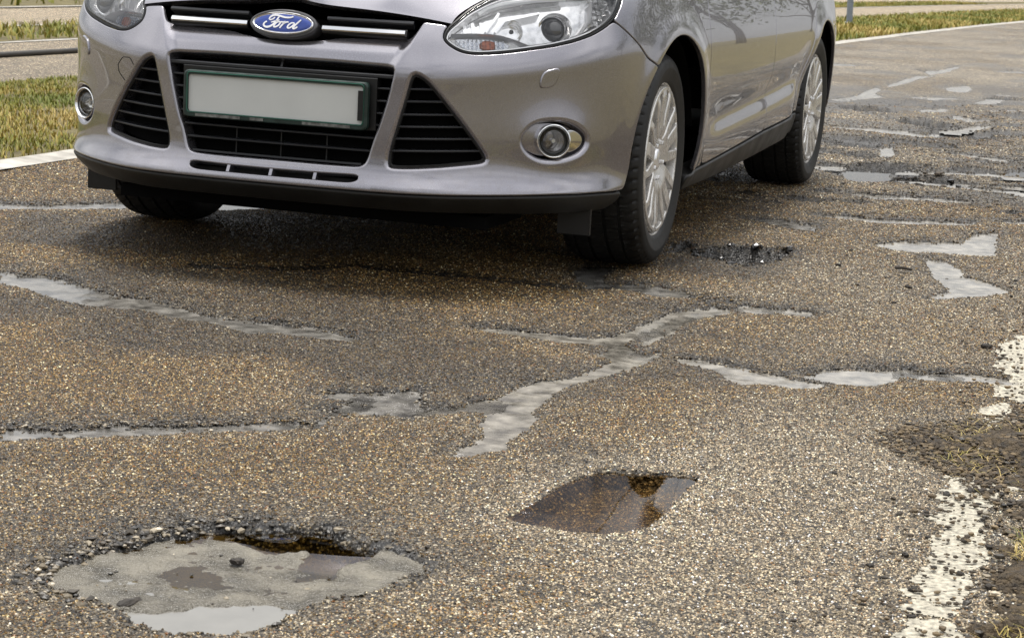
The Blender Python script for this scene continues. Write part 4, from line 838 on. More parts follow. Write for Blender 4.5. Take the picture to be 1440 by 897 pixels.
# paint and trim
def paint_mat():
    m = bpy.data.materials.new('car_paint'); m.use_nodes = True; nt = m.node_tree; p = nt.nodes['Principled BSDF']; L = nt.links.new
    p.inputs['Base Color'].default_value = (0.305, 0.295, 0.325, 1); p.inputs['Metallic'].default_value = 0.85; p.inputs['Roughness'].default_value = 0.34
    p.inputs['Coat Weight'].default_value = 1.0; p.inputs['Coat Roughness'].default_value = 0.025; p.inputs['Coat IOR'].default_value = 1.65
    co = nt.nodes.new('ShaderNodeTexCoord'); v = nt.nodes.new('ShaderNodeTexVoronoi'); v.inputs['Scale'].default_value = 1800; L(co.outputs['Object'], v.inputs['Vector'])
    r = nt.nodes.new('ShaderNodeMapRange'); r.inputs['To Min'].default_value = 0.15; r.inputs['To Max'].default_value = 0.28; s = nt.nodes.new('ShaderNodeSeparateColor'); L(v.outputs['Color'], s.inputs[0]); L(s.outputs[0], r.inputs['Value'])
    n = nt.nodes.new('ShaderNodeTexNoise'); n.inputs['Scale'].default_value = 7; n.inputs['Detail'].default_value = 8; L(co.outputs['Object'], n.inputs['Vector'])
    q = nt.nodes.new('ShaderNodeMapRange'); q.inputs['From Min'].default_value = 0.45; q.inputs['From Max'].default_value = 0.75; q.inputs['To Min'].default_value = 0.0; q.inputs['To Max'].default_value = 0.03; L(n.outputs['Fac'], q.inputs['Value']); L(q.outputs[0], p.inputs['Coat Roughness'])
    # road film: dried splashes low on the body
    sz_ = nt.nodes.new('ShaderNodeSeparateXYZ'); L(co.outputs['Object'], sz_.inputs[0]); hr_ = nt.nodes.new('ShaderNodeMapRange'); hr_.inputs['From Min'].default_value = 0.24; hr_.inputs['From Max'].default_value = 0.62; hr_.inputs['To Min'].default_value = 0.30; hr_.inputs['To Max'].default_value = 0.03; L(sz_.outputs['Z'], hr_.inputs['Value'])
    sp_ = nt.nodes.new('ShaderNodeTexNoise'); sp_.inputs['Scale'].default_value = 55; sp_.inputs['Detail'].default_value = 8; sp_.inputs['Roughness'].default_value = 0.75; L(co.outputs['Object'], sp_.inputs['Vector'])
    sr_ = nt.nodes.new('ShaderNodeMapRange'); sr_.inputs['From Min'].default_value = 0.48; sr_.inputs['From Max'].default_value = 0.72; L(sp_.outputs['Fac'], sr_.inputs['Value'])
    mu_ = nt.nodes.new('ShaderNodeMath'); mu_.operation = 'MULTIPLY'; L(hr_.outputs[0], mu_.inputs[0]); L(sr_.outputs[0], mu_.inputs[1])
    mc_ = nt.nodes.new('ShaderNodeMix'); mc_.data_type = 'RGBA'; L(mu_.outputs[0], mc_.inputs[0]); mc_.inputs[6].default_value = p.inputs['Base Color'].default_value; mc_.inputs[7].default_value = (0.17, 0.14, 0.10, 1); L(mc_.outputs[2], p.inputs['Base Color'])
    L(r.outputs[0], p.inputs['Roughness']); MATS['car_paint'] = m; return m
PAINT = paint_mat()
BLACK = mat('black_plastic', (0.008, 0.008, 0.008), 0.42, noise=(40, 0.75, 1.3, 0.08), bump=(900, 0.15, 0.0004))
GREYP = mat('dark_trim', (0.012, 0.0118, 0.011), 0.45, noise=(9, 0.7, 1.35, 0.1), bump=(900, 0.2, 0.0004))
VOID = mat('dark_cavity', (0.003, 0.003, 0.003), 0.9, spec=0.1)
SLATM = mat('grille_slat', (0.020, 0.021, 0.024), 0.3)
CHROME = mat('chrome', (0.82, 0.82, 0.82), 0.08, 1.0)
SATIN = mat('satin_chrome', (0.88, 0.88, 0.89), 0.18, 0.7)
REFL = mat('lamp_reflector', (0.90, 0.90, 0.90), 0.12, 0.8, noise=(60, 0.75, 1.1, 0.06))
LENS = clear_glass('clear_lens', (0.97, 0.97, 0.97), 1.5)
WINDOW = clear_glass('tinted_window', (0.10, 0.12, 0.115), 1.55)

car = thing('car', 'silver mauve hatchback facing the viewer beside the potholes', 'car')

def circ_s(y):      # skin parameter for a position y along the flank
    return np.interp(y, PLAN[:, 1], SK)
RA = .372
def arch(cy, a0, a1, n=24, ra=RA):
    return [(float(circ_s(cy-ra*math.cos(t))), .325+ra*math.sin(t)) for t in np.radians(np.linspace(a0, a1, n))]

HL_LOW = [(.466, .684), (.472, .672), (.494, .657), (.522, .646), (.557, .643), (.592, .645), (.649, .651), (.707, .660), (.783, .672), (.847, .686), (.91, .704), (.964, .725), (1.019, .752), (1.058, .780), (1.083, .801), (1.104, .821)]
HL_TOP = [(1.07, .829), (1.016, .832), (.872, .833), (.745, .824), (.644, .804), (.595, .785), (.544, .760), (.511, .736), (.476, .709)]
SEAM = [(1.008, .744), (1.071, .711), (1.137, .675), (1.195, .638)]
tri = [(.393, .585), (.417, .574), (.438, .555), (.47, .52), (.506, .48), (.542, .438), (.572, .401), (.592, .373), (.597, .362), (.585, .355), (.532, .349), (.471, .342), (.39, .335), (.342, .333), (.330, .336), (.328, .349), (.332, .38), (.347, .435), (.362, .49), (.374, .535), (.384, .576)]
fogp = [(.694, .414), (.698, .431), (.715, .452), (.74, .465), (.776, .470), (.815, .469), (.858, .457), (.891, .435), (.901, .417), (.895, .40), (.874, .383), (.839, .372), (.799, .365), (.761, .365), (.73, .375), (.707, .39)]
wash = [(.748, .606), (.770, .613), (.789, .617), (.796, .610), (.794, .590), (.785, .569), (.770, .560), (.744, .557), (.735, .561), (.735, .579), (.740, .596)]
cgr = [(0, .602), (.166, .602), (.325, .599), (.334, .594), (.331, .569), (.317, .511), (.298, .445), (.281, .395), (.270, .355), (.262, .337), (.245, .330), (.145, .329), (0, .3295)]
slot = [(0, .3025), (.121, .303), (.243, .3055), (.254, .301), (.247, .291), (.224, .2855), (.119, .2855), (0, .2853)]
fa = math.degrees(math.asin((.612-.325)/RA))
top_half = [(.40, .7205), (.376, .685), (.366, .677), (.31, .6725), (.256, .671), (.165, .668), (.125, .660), (.06, .6515), (0, .650)]
b_half = [(0, .262), (.15, .262), (.31, .263), (.505, .266), (.79, .272), (.95, .272), (1.085, .267), (1.105, .285)]+arch(0, 0, 180-(180-fa), 12)[0:]
b_half = [q for q in b_half]+SEAM[::-1]
b_half += [q for q in HL_LOW[::-1] if q[0] < 1.0]+[(.470, .700), (.484, .7165), (.417, .7215)]+top_half
bumper = panel('bumper', mirror(b_half)[:-1] if mirror(b_half)[-1] == mirror(b_half)[0] else mirror(b_half), PAINT, car,
               holes=[mirror(cgr), tri, [(-a, b) for a, b in tri], fogp, [(-a, b) for a, b in fogp], mirror(slot)],
               grid=.011, r=.004, depth=.02, hr=[.010, .012, .012, .014, .014, .004], hdepth=[.05, .05, .05, .06, .06, .03], K=5)
# lower lip
lip_half = [(0, .206), (.4, .207), (.8, .207), (1.06, .207), (1.095, .222), (1.10, .255), (1.085, .2625), (.95, .268), (.79, .268), (.505, .262), (.31, .259), (0, .258)]
panel('lower_lip', mirror(lip_half), GREYP, car, grid=.014, r=.006, depth=.05, off=-.002)
# paint cover caps
for sd_ in (1, -1):
    panel('washer_cover', wash, PAINT, bumper, side=sd_, grid=.008, r=.004, depth=.006, off=.0045)
def loop_tube(poly, rad, off, side=1, S=Fs, n=6, step=.01, closed=True, round_=2):
    p = resample(chaikin(poly, round_) if round_ else poly, step, closed); p = np.concatenate([p, p[:1]]) if closed else p
    p = p*[side, 1]; N = surf_n(S, p); P3 = S(p[:, 0], p[:, 1])+N*off; return MB().tube(P3, rad, n)
loop_tube([(-.462, .552), (-.478, .571), (-.515, .570), (-.541, .547), (-.534, .526), (-.503, .506)], .0012, .0000, closed=False, round_=0).build('tow_eye_cover_joint', VOID, bumper)

# liner behind the openings
def skin_grid(name, s0, s1, z0, z1, off, m, parent, ds=.03, holes=()):
    ss = np.linspace(s0, s1, int((s1-s0)/ds)+1); zz = np.linspace(z0, z1, max(3, int((z1-z0)/ds)+1)); A, B = np.meshgrid(ss, zz); p = np.stack([A, B], -1); V = Fs(A, B)+surf_n(Fs, p)*off
    ix = np.arange(A.size).reshape(A.shape); q = np.stack([ix[:-1, :-1], ix[:-1, 1:], ix[1:, 1:], ix[1:, :-1]], -1); c = (p[:-1, :-1]+p[1:, 1:])/2; k = np.ones(c.shape[:2], bool)
    for h in holes: k &= ~h(c[..., 0], c[..., 1])
    return obj(name, mesh_np(name, V.reshape(-1, 3), q[k].reshape(-1, 4)), m, parent)
inarch = lambda s, z: (np.hypot(np.interp(np.abs(s), SK, PLAN[:, 1]), z-.325) < RA+.02) | (np.hypot(np.interp(np.abs(s), SK, PLAN[:, 1])-2.648, z-.325) < RA+.02)
skin_grid('inner_liner', -1.0, 1.0, .20, .655, -.075, VOID, car, holes=[])
for sd_ in (1, -1):
    s0, s1 = (1.05, SK[-1]-.1) if sd_ > 0 else (-(SK[-1]-.1), -1.05)
    skin_grid('inner_liner', s0, s1, .22, .94, -.02, VOID, car, ds=.04, holes=[inarch])

# ---- upper grille with chrome bars
gr = panel('upper_grille', mirror([(0, .752), (.08, .748), (.14, .737), (.24, .731), (.395, .7225), (.402, .716), (.374, .680), (.36, .668), (.25, .664), (.12, .650), (0, .640)]), VOID, car, grid=.02, r=.002, depth=.004, off=-.06, round_=1, S=F0)
for sd_ in (1, -1):
    V, Fb = fbar(sd_*.112, sd_*.352, .6895, .0135, -.002, .03, S=F0); MB().add(V, Fb).build('chrome_bar', CHROME, gr)
    V, Fb = fbar(sd_*.112, sd_*.356, .6895, .021, .006, .034, S=F0); MB().add(V, Fb).build('bar_backing', BLACK, gr)
    V, Fb = fbar(sd_*.118, sd_*.372, .7185, .010, .004, .03, S=F0); MB().add(V, Fb).build('upper_bar', SLATM, gr)
# emblem
en = Vector((0, -.93, .37)).normalized(); ec = F0(0, .692)+np.array([0, -.004, 0])
ex = np.array([1.0, 0, 0]); ey = np.array([0, .37, .93]); ey /= np.linalg.norm(ey); ez = np.array(en[:])
def oval(prof, m, name, parent, n=72, ax=.1, ay=.0415):
    V = []; Fb = []
    for d, k in prof:
        for i in range(n):
            t = 2*math.pi*i/n; V.append(ec+ex*(ax+k)*math.cos(t)+ey*(ay+k)*math.sin(t)+ez*d)
    for j in range(len(prof)-1):
        for i in range(n): Fb.append((j*n+i, j*n+(i+1) % n, (j+1)*n+(i+1) % n, (j+1)*n+i))
    if prof[-1][1] > -.05: Fb.append(tuple((len(prof)-1)*n+i for i in range(n)))
    return MB().add(V, Fb).build(name, m, parent)
emb = oval([(-.045, -.004), (.002, 0.0), (.005, -.002), (.006, -.005), (.004, -.008)], mat('emblem_surround', (0.10, 0.10, 0.105), 0.3, 0.6), 'emblem', car)
oval([(.003, -.0085), (.009, -.010), (.0105, -.012), (.0095, -.0145), (.008, -.0155)], CHROME, 'emblem_ring', emb)
oval([(.0078, -.0155), (.0094, -.020), (.0102, -.028)], mat('emblem_blue', (0.012, 0.045, 0.27), 0.25, 0.3, coat=1.0), 'emblem_field', emb)
def ribbon(strokes, wid, h0, h1):
    mb = MB()
    for st, wd in strokes:
        p = np.array(st, float); p[:, 1] = p[:, 1]-.07*(p[:, 0]-678)
        q = np.stack([(p[:, 0]-678)/432*.0835, -(p[:, 1]-398)/157*.0262], -1)
        for _ in range(2):      # smooth
            m = (q[:-1]*.75+q[1:]*.25); k = (q[:-1]*.25+q[1:]*.75); q = np.concatenate([q[:1], np.stack([m, k], 1).reshape(-1, 2), q[-1:]])
        n = len(q); t = np.gradient(q, axis=0); t /= np.linalg.norm(t, axis=1, keepdims=True)+1e-9; nn = np.stack([-t[:, 1], t[:, 0]], -1)
        ww = wid*wd*(.55+.45*np.sin(np.linspace(.15, math.pi-.15, n)))[:, None]
        L_, R_ = q+nn*ww/2, q-nn*ww/2; V = []
        for arr, h in ((L_, h0), (L_, h1), (R_, h1), (R_, h0)): V += [ec+ex*a+ey*b+ez*h for a, b in arr]
        Fb = []
        for i in range(n-1):
            for c in range(3): a = c*n+i; Fb.append((a, a+1, a+n+1, a+n))
        mb.add(V, Fb)
    return mb
STROKES = [([(470, 345), (468, 318), (490, 288), (530, 268), (580, 268), (640, 288), (700, 308), (760, 314), (805, 306), (828, 292)], 1.15),
           ([(470, 345), (495, 350), (530, 332), (552, 302)], .8),
           ([(612, 292), (590, 345), (560, 405), (520, 450), (470, 474), (420, 466), (395, 434), (405, 396), (440, 374)], 1.25),
           ([(505, 392), (560, 372), (628, 352)], .8),
           ([(648, 382), (605, 384), (570, 420), (552, 462), (575, 474), (615, 458), (645, 415), (648, 382), (690, 392), (722, 376)], 1.0),
           ([(722, 376), (700, 412), (668, 455), (650, 492)], 1.05), ([(690, 430), (720, 396), (752, 384), (772, 396)], .9),
           ([(868, 412), (830, 398), (790, 420), (765, 462), (772, 494), (810, 486), (846, 446), (868, 412)], 1.0),
           ([(952, 350), (915, 396), (872, 448), (846, 486), (862, 504), (892, 492), (916, 468)], 1.1)]
ribbon(STROKES, .0043, .009, .0118).build('lettering', mat('emblem_white', (0.85, 0.85, 0.86), 0.3), emb)
V, Fb = None, None

# ---- centre grille
cg = panel('centre_grille', mirror([(0, .608), (.33, .605), (.34, .59), (.322, .51), (.285, .39), (.268, .330), (.24, .322), (0, .322)]), VOID, car, grid=.03, r=.002, depth=.004, off=-.058, round_=1)
def clipx(poly, z):
    p = np.asarray(poly); xs = []
    for a, b in zip(p, np.roll(p, -1, 0)):
        if (a[1] > z) != (b[1] > z): xs.append(a[0]+(z-a[1])/(b[1]-a[1])*(b[0]-a[0]))
    return (min(xs), max(xs)) if len(xs) >= 2 else None
cgp = chaikin(mirror(cgr), 2)
for z, h, fr, m in [(.572, .011, .010, SLATM), (.405, .006, .012, SLATM), (.370, .006, .012, SLATM)]:
    a, b = clipx(cgp, z); V, Fb = fbar(a+.001, b-.001, z, h, fr, .052); MB().add(V, Fb).build('slat', m, cg)
V, Fb = fbar(-.252, .252, .3345, .006, .004, .05); MB().add(V, Fb).build('slat', SLATM, cg)
for z in (.539, .506, .473, .441):
    for sd_ in (1, -1):
        a, b = clipx(cgp, z); V, Fb = fbar(sd_*.272, sd_*(b-.001), z, .0055, .012, .05); MB().add(V, Fb).build('slat', SLATM, cg)
for s in (-.133, .003, .139):
    V, Fb = fbar(s-.0018, s+.0018, .368, .075, .036, .05, n=1); MB().add(V, Fb).build('divider', BLACK, cg)
V, Fb = fbar(-.003, .003, .588, .022, .028, .05, n=1); MB().add(V, Fb).build('divider', BLACK, cg)
# black mounting board and the plate
V, Fb = fbar(-.288, .288, .4955, .142, .008, .05); MB().add(V, Fb).build('plate_mount', BLACK, cg)
yp = float(Fs(0, .495)[1])-.004
def rrect(w, h, r, n=6):
    P = []
    for cx_, cz_, a0 in ((w/2-r, h/2-r, 0), (-w/2+r, h/2-r, 90), (-w/2+r, -h/2+r, 180), (w/2-r, -h/2+r, 270)):
        for k in range(n+1): t = math.radians(a0+90*k/n); P.append((cx_+r*math.cos(t), cz_+r*math.sin(t)))
    return np.array(P)
def slab(name, w, h, r, cz, y0, y1, m, parent, bev=.0015, inner=None):
    o = rrect(w, h, r); n = len(o); mb = MB(); V = []; sh = o*[1-2*bev/w, 1-2*bev/h]
    V += [(a, y1, cz+b) for a, b in o]+[(a, y0+bev, cz+b) for a, b in o]+[(a, y0, cz+b) for a, b in sh]; Fb = []
    for j in range(2):
        for i in range(n): Fb.append((j*n+i, j*n+(i+1) % n, (j+1)*n+(i+1) % n, (j+1)*n+i))
    if inner is None: Fb.append(tuple(2*n+i for i in range(n)))
    else:
        iw, ih, ir, dep = inner; q = rrect(iw, ih, ir); V += [(a, y0, cz+b) for a, b in q]+[(a, y0+dep, cz+b) for a, b in q]
        for j in (2, 3):
            for i in range(n): Fb.append((j*n+i, j*n+(i+1) % n, (j+1)*n+(i+1) % n, (j+1)*n+i))
    return mb.add(V, Fb).build(name, m, parent, False)
np_ = slab('number_plate', .522, .110, .008, .495, yp-.004, yp+.004, mat('blank_plate', (0.55, 0.56, 0.54), 0.65, spec=0.2, noise=(8, 0.96, 1.04, 0.03)), car)
slab('plate_frame', .545, .1285, .014, .4905, yp-.010, yp+.006, mat('green_black_frame', (0.016, 0.030, 0.026), 0.35, noise=(25, 0.6, 1.6, 0.08)), np_, .003, (.519, .1055, .008, .0075))
fl = mat('frame_green', (0.012, 0.085, 0.055), 0.3)  # green of the bead round the plate
loopz = rrect(.5225, .1095, .009); MB().tube([(a, yp-.0105, .4945+b) for a, b in np.vstack([loopz, loopz[:1]])], .0018, 6).build('frame_bead', fl, np_)
MB().box((.246, yp-.0125, .452), (.262, yp-.0095, .532)).build('frame_clip', BLACK, np_, False)
for a, b in ((-.235, -.10), (-.07, -.03), (.085, .225)): MB().box((a, yp-.0115, .4295), (b, yp-.0095, .4375)).build('frame_tab', mat('worn_tab', (0.10, 0.10, 0.095), 0.4, noise=(60, 0.5, 2.2, 0.1)), np_, False)
# lower slot ribs
for s in (-.1315, -.0035, .126):
    V, Fb = fbar(s-.0045, s+.0045, .2945, .022, .002, .05, n=1); MB().add(V, Fb).build('slot_rib', PAINT, bumper)
# side intakes
for sd_ in (1, -1):
    it = panel('side_intake', [(a+(.008 if a > .45 else -.008), b) for a, b in tri], VOID, car, side=sd_, grid=.03, r=.002, depth=.004, off=-.048, round_=1)
    tp = chaikin(tri, 2)
    for z in (.542, .509, .474, .441, .408, .375):
        a, b = clipx(tp, z+.003); V, Fb = fbar(sd_*(a+.002), sd_*(b-.001), z, .0055, .011, .042, zs=sd_*.04); MB().add(V, Fb).build('slat', SLATM, it)
    loop_tube([(q[0]*.985+.0065, q[1]*.985+.0065) for q in tri], .0045, -.014, sd_).build('intake_frame', BLACK, it)
# fog lamps
for sd_ in (1, -1):
    nm = np.array([sd_*.40, -.91, 0.03]); nm /= np.linalg.norm(nm); c = Fs(sd_*.793, .415); n0 = surf_n(Fs, np.array([sd_*.793, .415])); c = c-n0*.020
    e1 = np.cross([0, 0, 1.0], nm); e1 /= np.linalg.norm(e1); e2 = np.cross(nm, e1); fr = (c, nm, e1, e2)
    fb = panel('fog_lamp', [(a, b) for a, b in fogp], PAINT, car, side=sd_, grid=.012, r=.002, depth=.004, off=-.040, round_=1)
    MB().lathe([(-.035, .040), (.004, .0475), (.0085, .046), (.0095, .0435), (.006, .0395), (-.004, .0375)], fr, 48).build('chrome_ring', CHROME, fb)
    MB().lathe([(-.004, .0375), (-.004, .033), (-.001, .032), (-.001, .030), (-.006, .029)], fr, 48).build('inner_ring', BLACK, fb)
    MB().lathe([(-.006, .030), (-.020, .026), (-.032, .016), (-.036, .008), (-.036, .0001)], fr, 36).build('reflector', REFL, fb)
    MB().lathe([(-.036, .007), (-.015, .007), (-.011, .004), (-.011, .0001)], fr, 16).build('bulb', SATIN, fb)
    MB().lathe([(-.003, .036), (.004, .030), (.008, .020), (.010, .010), (.0105, .0001)], fr, 36).build('lens', clear_glass('fog_lens', (0.8, 0.8, 0.78), 1.5), fb)
    # chrome wing on the outer side of the ring
    wp = np.array([(.820, .445), (.85, .452), (.884, .436), (.895, .416), (.884, .396), (.852, .380), (.824, .382), (.838, .414)])
    panel('chrome_wing', wp.tolist(), mat('smoked_chrome', (0.66, 0.66, 0.66), 0.08, 1.0), fb, side=sd_, grid=.008, r=.003, depth=.012, off=-.013, round_=2)

# ---- headlamps
HL = HL_LOW+HL_TOP
lensp = [(a, b) for a, b in HL]
def inset_poly(p, d):
    q = resample(chaikin(p, 2), .008); q = q if area(q) > 0 else q[::-1]; return q-away(q)*d
def at3(s, z, off, sd_): p = np.array([sd_*s, z]); return Fs(p[0], p[1])+surf_n(Fs, p)*off
for sd_ in (1, -1):
    hl = panel('headlight', HL, VOID, car, side=sd_, grid=.02, r=.002, depth=.003, off=-.095, round_=1)
    # black gasket, then a white-chrome bezel just under the lens
    loop_tube(inset_poly(HL, .003).tolist(), .0042, -.004, sd_, round_=0).build('gasket', BLACK, hl)
    bez = inset_poly(HL, .012); panel('bezel', inset_poly(HL, .006).tolist(), SATIN, hl, [bez.tolist()], sd_, grid=.008, r=.001, depth=.05, off=-.010, round_=0, hdepth=[.055])
    # reflector floor with facets
    panel('reflector', inset_poly(HL, .012).tolist(), REFL, hl, side=sd_, grid=.012, r=.001, depth=.004, off=-.046, round_=0)
    # blade that parts the indicator from the main lamps
    bl = np.array([(.490, .6965), (.55, .700), (.60, .7005), (.636, .697), (.674, .687), (.712, .6745), (.80, .686), (.878, .708), (.925, .745), (.948, .798)])
    for dz, w_ in ((0, .004),):
        p = resample(bl, .008, False); V = []; Fb = []
        pp = p*[sd_, 1]; N = surf_n(Fs, pp); t = np.gradient(p, axis=0); t /= np.linalg.norm(t, axis=1, keepdims=True); nn = np.stack([-t[:, 1], t[:, 0]], -1)
        for k, (o_, d_) in enumerate([(-w_/2, .058), (-w_/2, .014), (0, .011), (w_/2, .014), (w_/2, .058)]):
            q = (p+nn*o_)*[sd_, 1]; V.append(Fs(q[:, 0], q[:, 1])-N*d_)
        V = np.stack(V, 1).reshape(-1, 3); n = len(p)
        for i in range(n-1):
            for k in range(4): a = i*5+k; Fb.append((a, a+5, a+6, a+1))
        MB().add(V, Fb).build('bezel_blade', SATIN, hl)
    # diagonal blades
    for q0, q1, d0 in (((.592, .708), (.637, .762), .016), ((.620, .709), (.652, .745), .020), ((.652, .745), (.76, .769), .022)):
        A_, B_ = np.array(q0), np.array(q1); t = (B_-A_)/np.linalg.norm(B_-A_); nn = np.array([-t[1], t[0]])*.003; V = []
        for P_ in (A_, B_):
            for o_, d_ in ((-1, .058), (-1, d0), (1, d0), (1, .058)): q = P_+nn*o_; V.append(at3(q[0], q[1], -d_, sd_))
        MB().add(V, [(0, 4, 5, 1), (1, 5, 6, 2), (2, 6, 7, 3), (0, 1, 2, 3), (7, 6, 5, 4)]).build('bezel_blade', SATIN, hl)
    nm = np.array([sd_*.16, -.985, .05]); nm /= np.linalg.norm(nm); e1 = np.cross([0, 0, 1.0], nm); e1 /= np.linalg.norm(e1); e2 = np.cross(nm, e1)
    # projector
    c = at3(.800, .727, -.040, sd_); fr = (c, nm, e1, e2)
    MB().lathe([(-.05, .050), (-.02, .046), (.004, .0405), (.008, .0375), (.0075, .035), (.002, .0335)], fr, 48).build('projector_ring', CHROME, hl)
    MB().lathe([(.000, .0335), (.007, .030), (.013, .023), (.017, .013), (.0185, .0001)], fr, 40).build('projector_lens', mat('projector_glass', (0.02, 0.02, 0.022), 0.03, spec=0.9, coat=1.0), hl)
    # second lamp bowl with ring facets
    c = at3(.672, .722, -.045, sd_); fr = (c, nm, e1, e2)
    MB().lathe([(.006, .034), (.002, .031), (-.004, .027), (-.001, .0255), (-.010, .020), (-.007, .018), (-.022, .010), (-.03, .006), (-.03, .0001)], fr, 40).build('lamp_bowl', REFL, hl)
    MB().lathe([(-.03, .0075), (-.004, .0075), (.002, .004), (.002, .0001)], fr, 16).build('bulb', mat('bulb_glass', (0.06, 0.06, 0.065), 0.08), hl)
    # ribbed inner reflector
    for k in range(6):
        s = .535+.013*k; V, Fb = fbar(sd_*(s-.005), sd_*(s+.005), .726, .034+.002*k, .046 if k % 2 else .040, .058, n=1); MB().add(V, Fb).build('reflector_rib', REFL, hl)
    # indicator with amber bulb behind ribs
    ind = [(.500, .692), (.510, .679), (.527, .662), (.567, .657), (.633, .660), (.660, .668), (.664, .682), (.624, .692), (.557, .694)]
    ip = panel('indicator', ind, mat('indicator_ribs', (0.62, 0.64, 0.68), 0.25, 0.7, noise=(220, 0.55, 1.2, 0.1)), hl, side=sd_, grid=.008, r=.001, depth=.02, off=-.030, round_=1)
    panel('amber_bulb', [(.574, .689), (.622, .690), (.622, .661), (.572, .660)], mat('amber', (0.42, 0.12, 0.055), 0.3, 0.2, noise=(120, 0.6, 1.4, 0.05)), ip, side=sd_, grid=.008, r=.004, depth=.006, off=-.025, round_=2)
    for k in range(11):
        s = .516+.0125*k; V, Fb = fbar(sd_*(s-.0012), sd_*(s+.0012), .675, .026 if k > 1 else .016, .020, .030, n=1); MB().add(V, Fb).build('indicator_rib', clear_glass('rib_clear', (0.82, 0.84, 0.88), 1.5), ip)
    # running-light strip along the top and the squared outer marker
    p = np.array([(.575, .757), (.605, .776), (.66, .792), (.76, .806), (.86, .812)]); p = resample(p, .01, False)
    pp = p*[sd_, 1]; N = surf_n(Fs, pp); MB().tube(Fs(pp[:, 0], pp[:, 1])-N*.022, .008, 8).build('running_light', mat('running_light_white', (0.85, 0.86, 0.86), 0.2), hl)
    for i in range(4):
        for j in range(5):
            s = .952+.024*i; z = .742+.0165*j+.014*i
            if z > .822 or s > 1.04: continue
            V, Fb = fbar(sd_*(s-.009), sd_*(s+.009), z, .012, .024, .05, n=1); MB().add(V, Fb).build('marker_facet', REFL, hl)
    panel('lens', inset_poly(HL, .004).tolist(), LENS, hl, side=sd_, grid=.012, r=.003, depth=.008, off=.001, round_=0)

# ---- flanks
SILL = [(1.80, .249), (2.058, .263), (2.474, .287), (2.964, .315), (3.60, .333), (3.79, .336)]
for sd_ in (1, -1):
    # fender
    f_top = [(1.109, .830), (1.16, .852), (1.3, .892), (1.5, .925), (1.72, .945), (1.888, .955)]
    dr = [(1.905, .80), (1.893, .743), (1.889, .659), (1.905, .514), (1.945, .38), (1.985, .30), (2.015, .268)]
    fen = SEAM[1:]+arch(0, fa, 172, 26)+[(1.868, .2535)]+[(2.012, .2605)]+dr[::-1][1:]+f_top[::-1]+[(1.104, .821), (1.083, .801), (1.058, .780), (1.019, .752), (1.008, .744)]
    panel('fender', fen, PAINT, car, side=sd_, grid=.014, r=.003, depth=.014, round_=1)
    d1 = [(1.893, .955)]+dr+[(2.058, .2635), (2.474, .2875), (2.950, .3145), (2.962, .43), (2.955, .55), (2.945, .63), (2.965, .74), (2.99, .82), (3.02, .955)]
    fd = panel('front_door', d1, PAINT, car, side=sd_, grid=.016, r=.003, depth=.014, round_=1)
    d2 = [(3.02, .955), (2.99, .82), (2.965, .74), (2.945, .63), (2.955, .55), (2.962, .43), (2.950, .3145), (3.3, .324), (3.60, .333), (3.70, .336)]+[(3.72, .40), (3.745, .47), (3.80, .56), (3.86, .66), (3.92, .78), (3.96, .955)]
    rd = panel('rear_door', d2, PAINT, car, side=sd_, grid=.016, r=.003, depth=.014, round_=1)
    d3 = [(3.96, .955), (3.92, .78), (3.86, .66), (3.80, .56), (3.745, .47), (3.72, .40), (3.70, .336), (3.785, .336)]+arch(2.648, 4, 176, 26)+[(4.56, .30), (4.9, .30), (SK[-1]-.02, .30), (SK[-1]-.02, .955)]
    panel('rear_quarter', d3, PAINT, car, side=sd_, grid=.018, r=.003, depth=.014, round_=1)
    panel('sill', [(1.83, .246), (2.058, .2585), (2.474, .2825), (2.964, .310), (3.60, .328), (3.78, .331), (3.80, .300), (3.79, .245), (3.5, .235), (3.126, .222), (2.659, .204), (2.255, .188), (1.95, .186), (1.83, .195)], GREYP, car, side=sd_, grid=.02, r=.008, depth=.05, off=.004, round_=1)
    for hs in (2.78, 3.72):
        V, Fb = fbar(sd_*hs, sd_*(hs+.19), .86, .032, -.035, -.012); MB().add(V, Fb).build('door_handle', PAINT, fd if hs < 3 else rd)
    # mud flap ahead of the front wheel
    MB().box((min(sd_*.70, sd_*.795), -.52, .145), (max(sd_*.70, sd_*.795), -.508, .22)).build('air_deflector', BLACK, car, False)
    # wheel housings
    for cy in (0, 2.648):
        mb = MB(); th = np.radians(np.linspace(6, 168, 40)); V = []; Fb = []
        xo = float(Fs(circ_s(cy), .60)[0])-.035
        for t in th:
            for xx in (xo, .50): V.append((sd_*xx, cy-(RA-.002)*math.cos(t), .325+(RA-.002)*math.sin(t)))
        for i in range(len(th)-1): Fb.append((2*i, 2*i+1, 2*i+3, 2*i+2))
        Fb.append(tuple(2*i+1 for i in range(len(th))))
        mb.add(V, Fb).build('wheel_housing', VOID, car)
# underside
MB().box((-.56, -.74, .165), (.56, -.42, .20)).box((-.52, -.45, .17), (.52, .6, .20)).box((-.76, .42, .19), (.76, 2.2, .22)).box((-.52, 2.1, .2), (.52, 3.3, .24)).build('underbody', VOID, car, False)

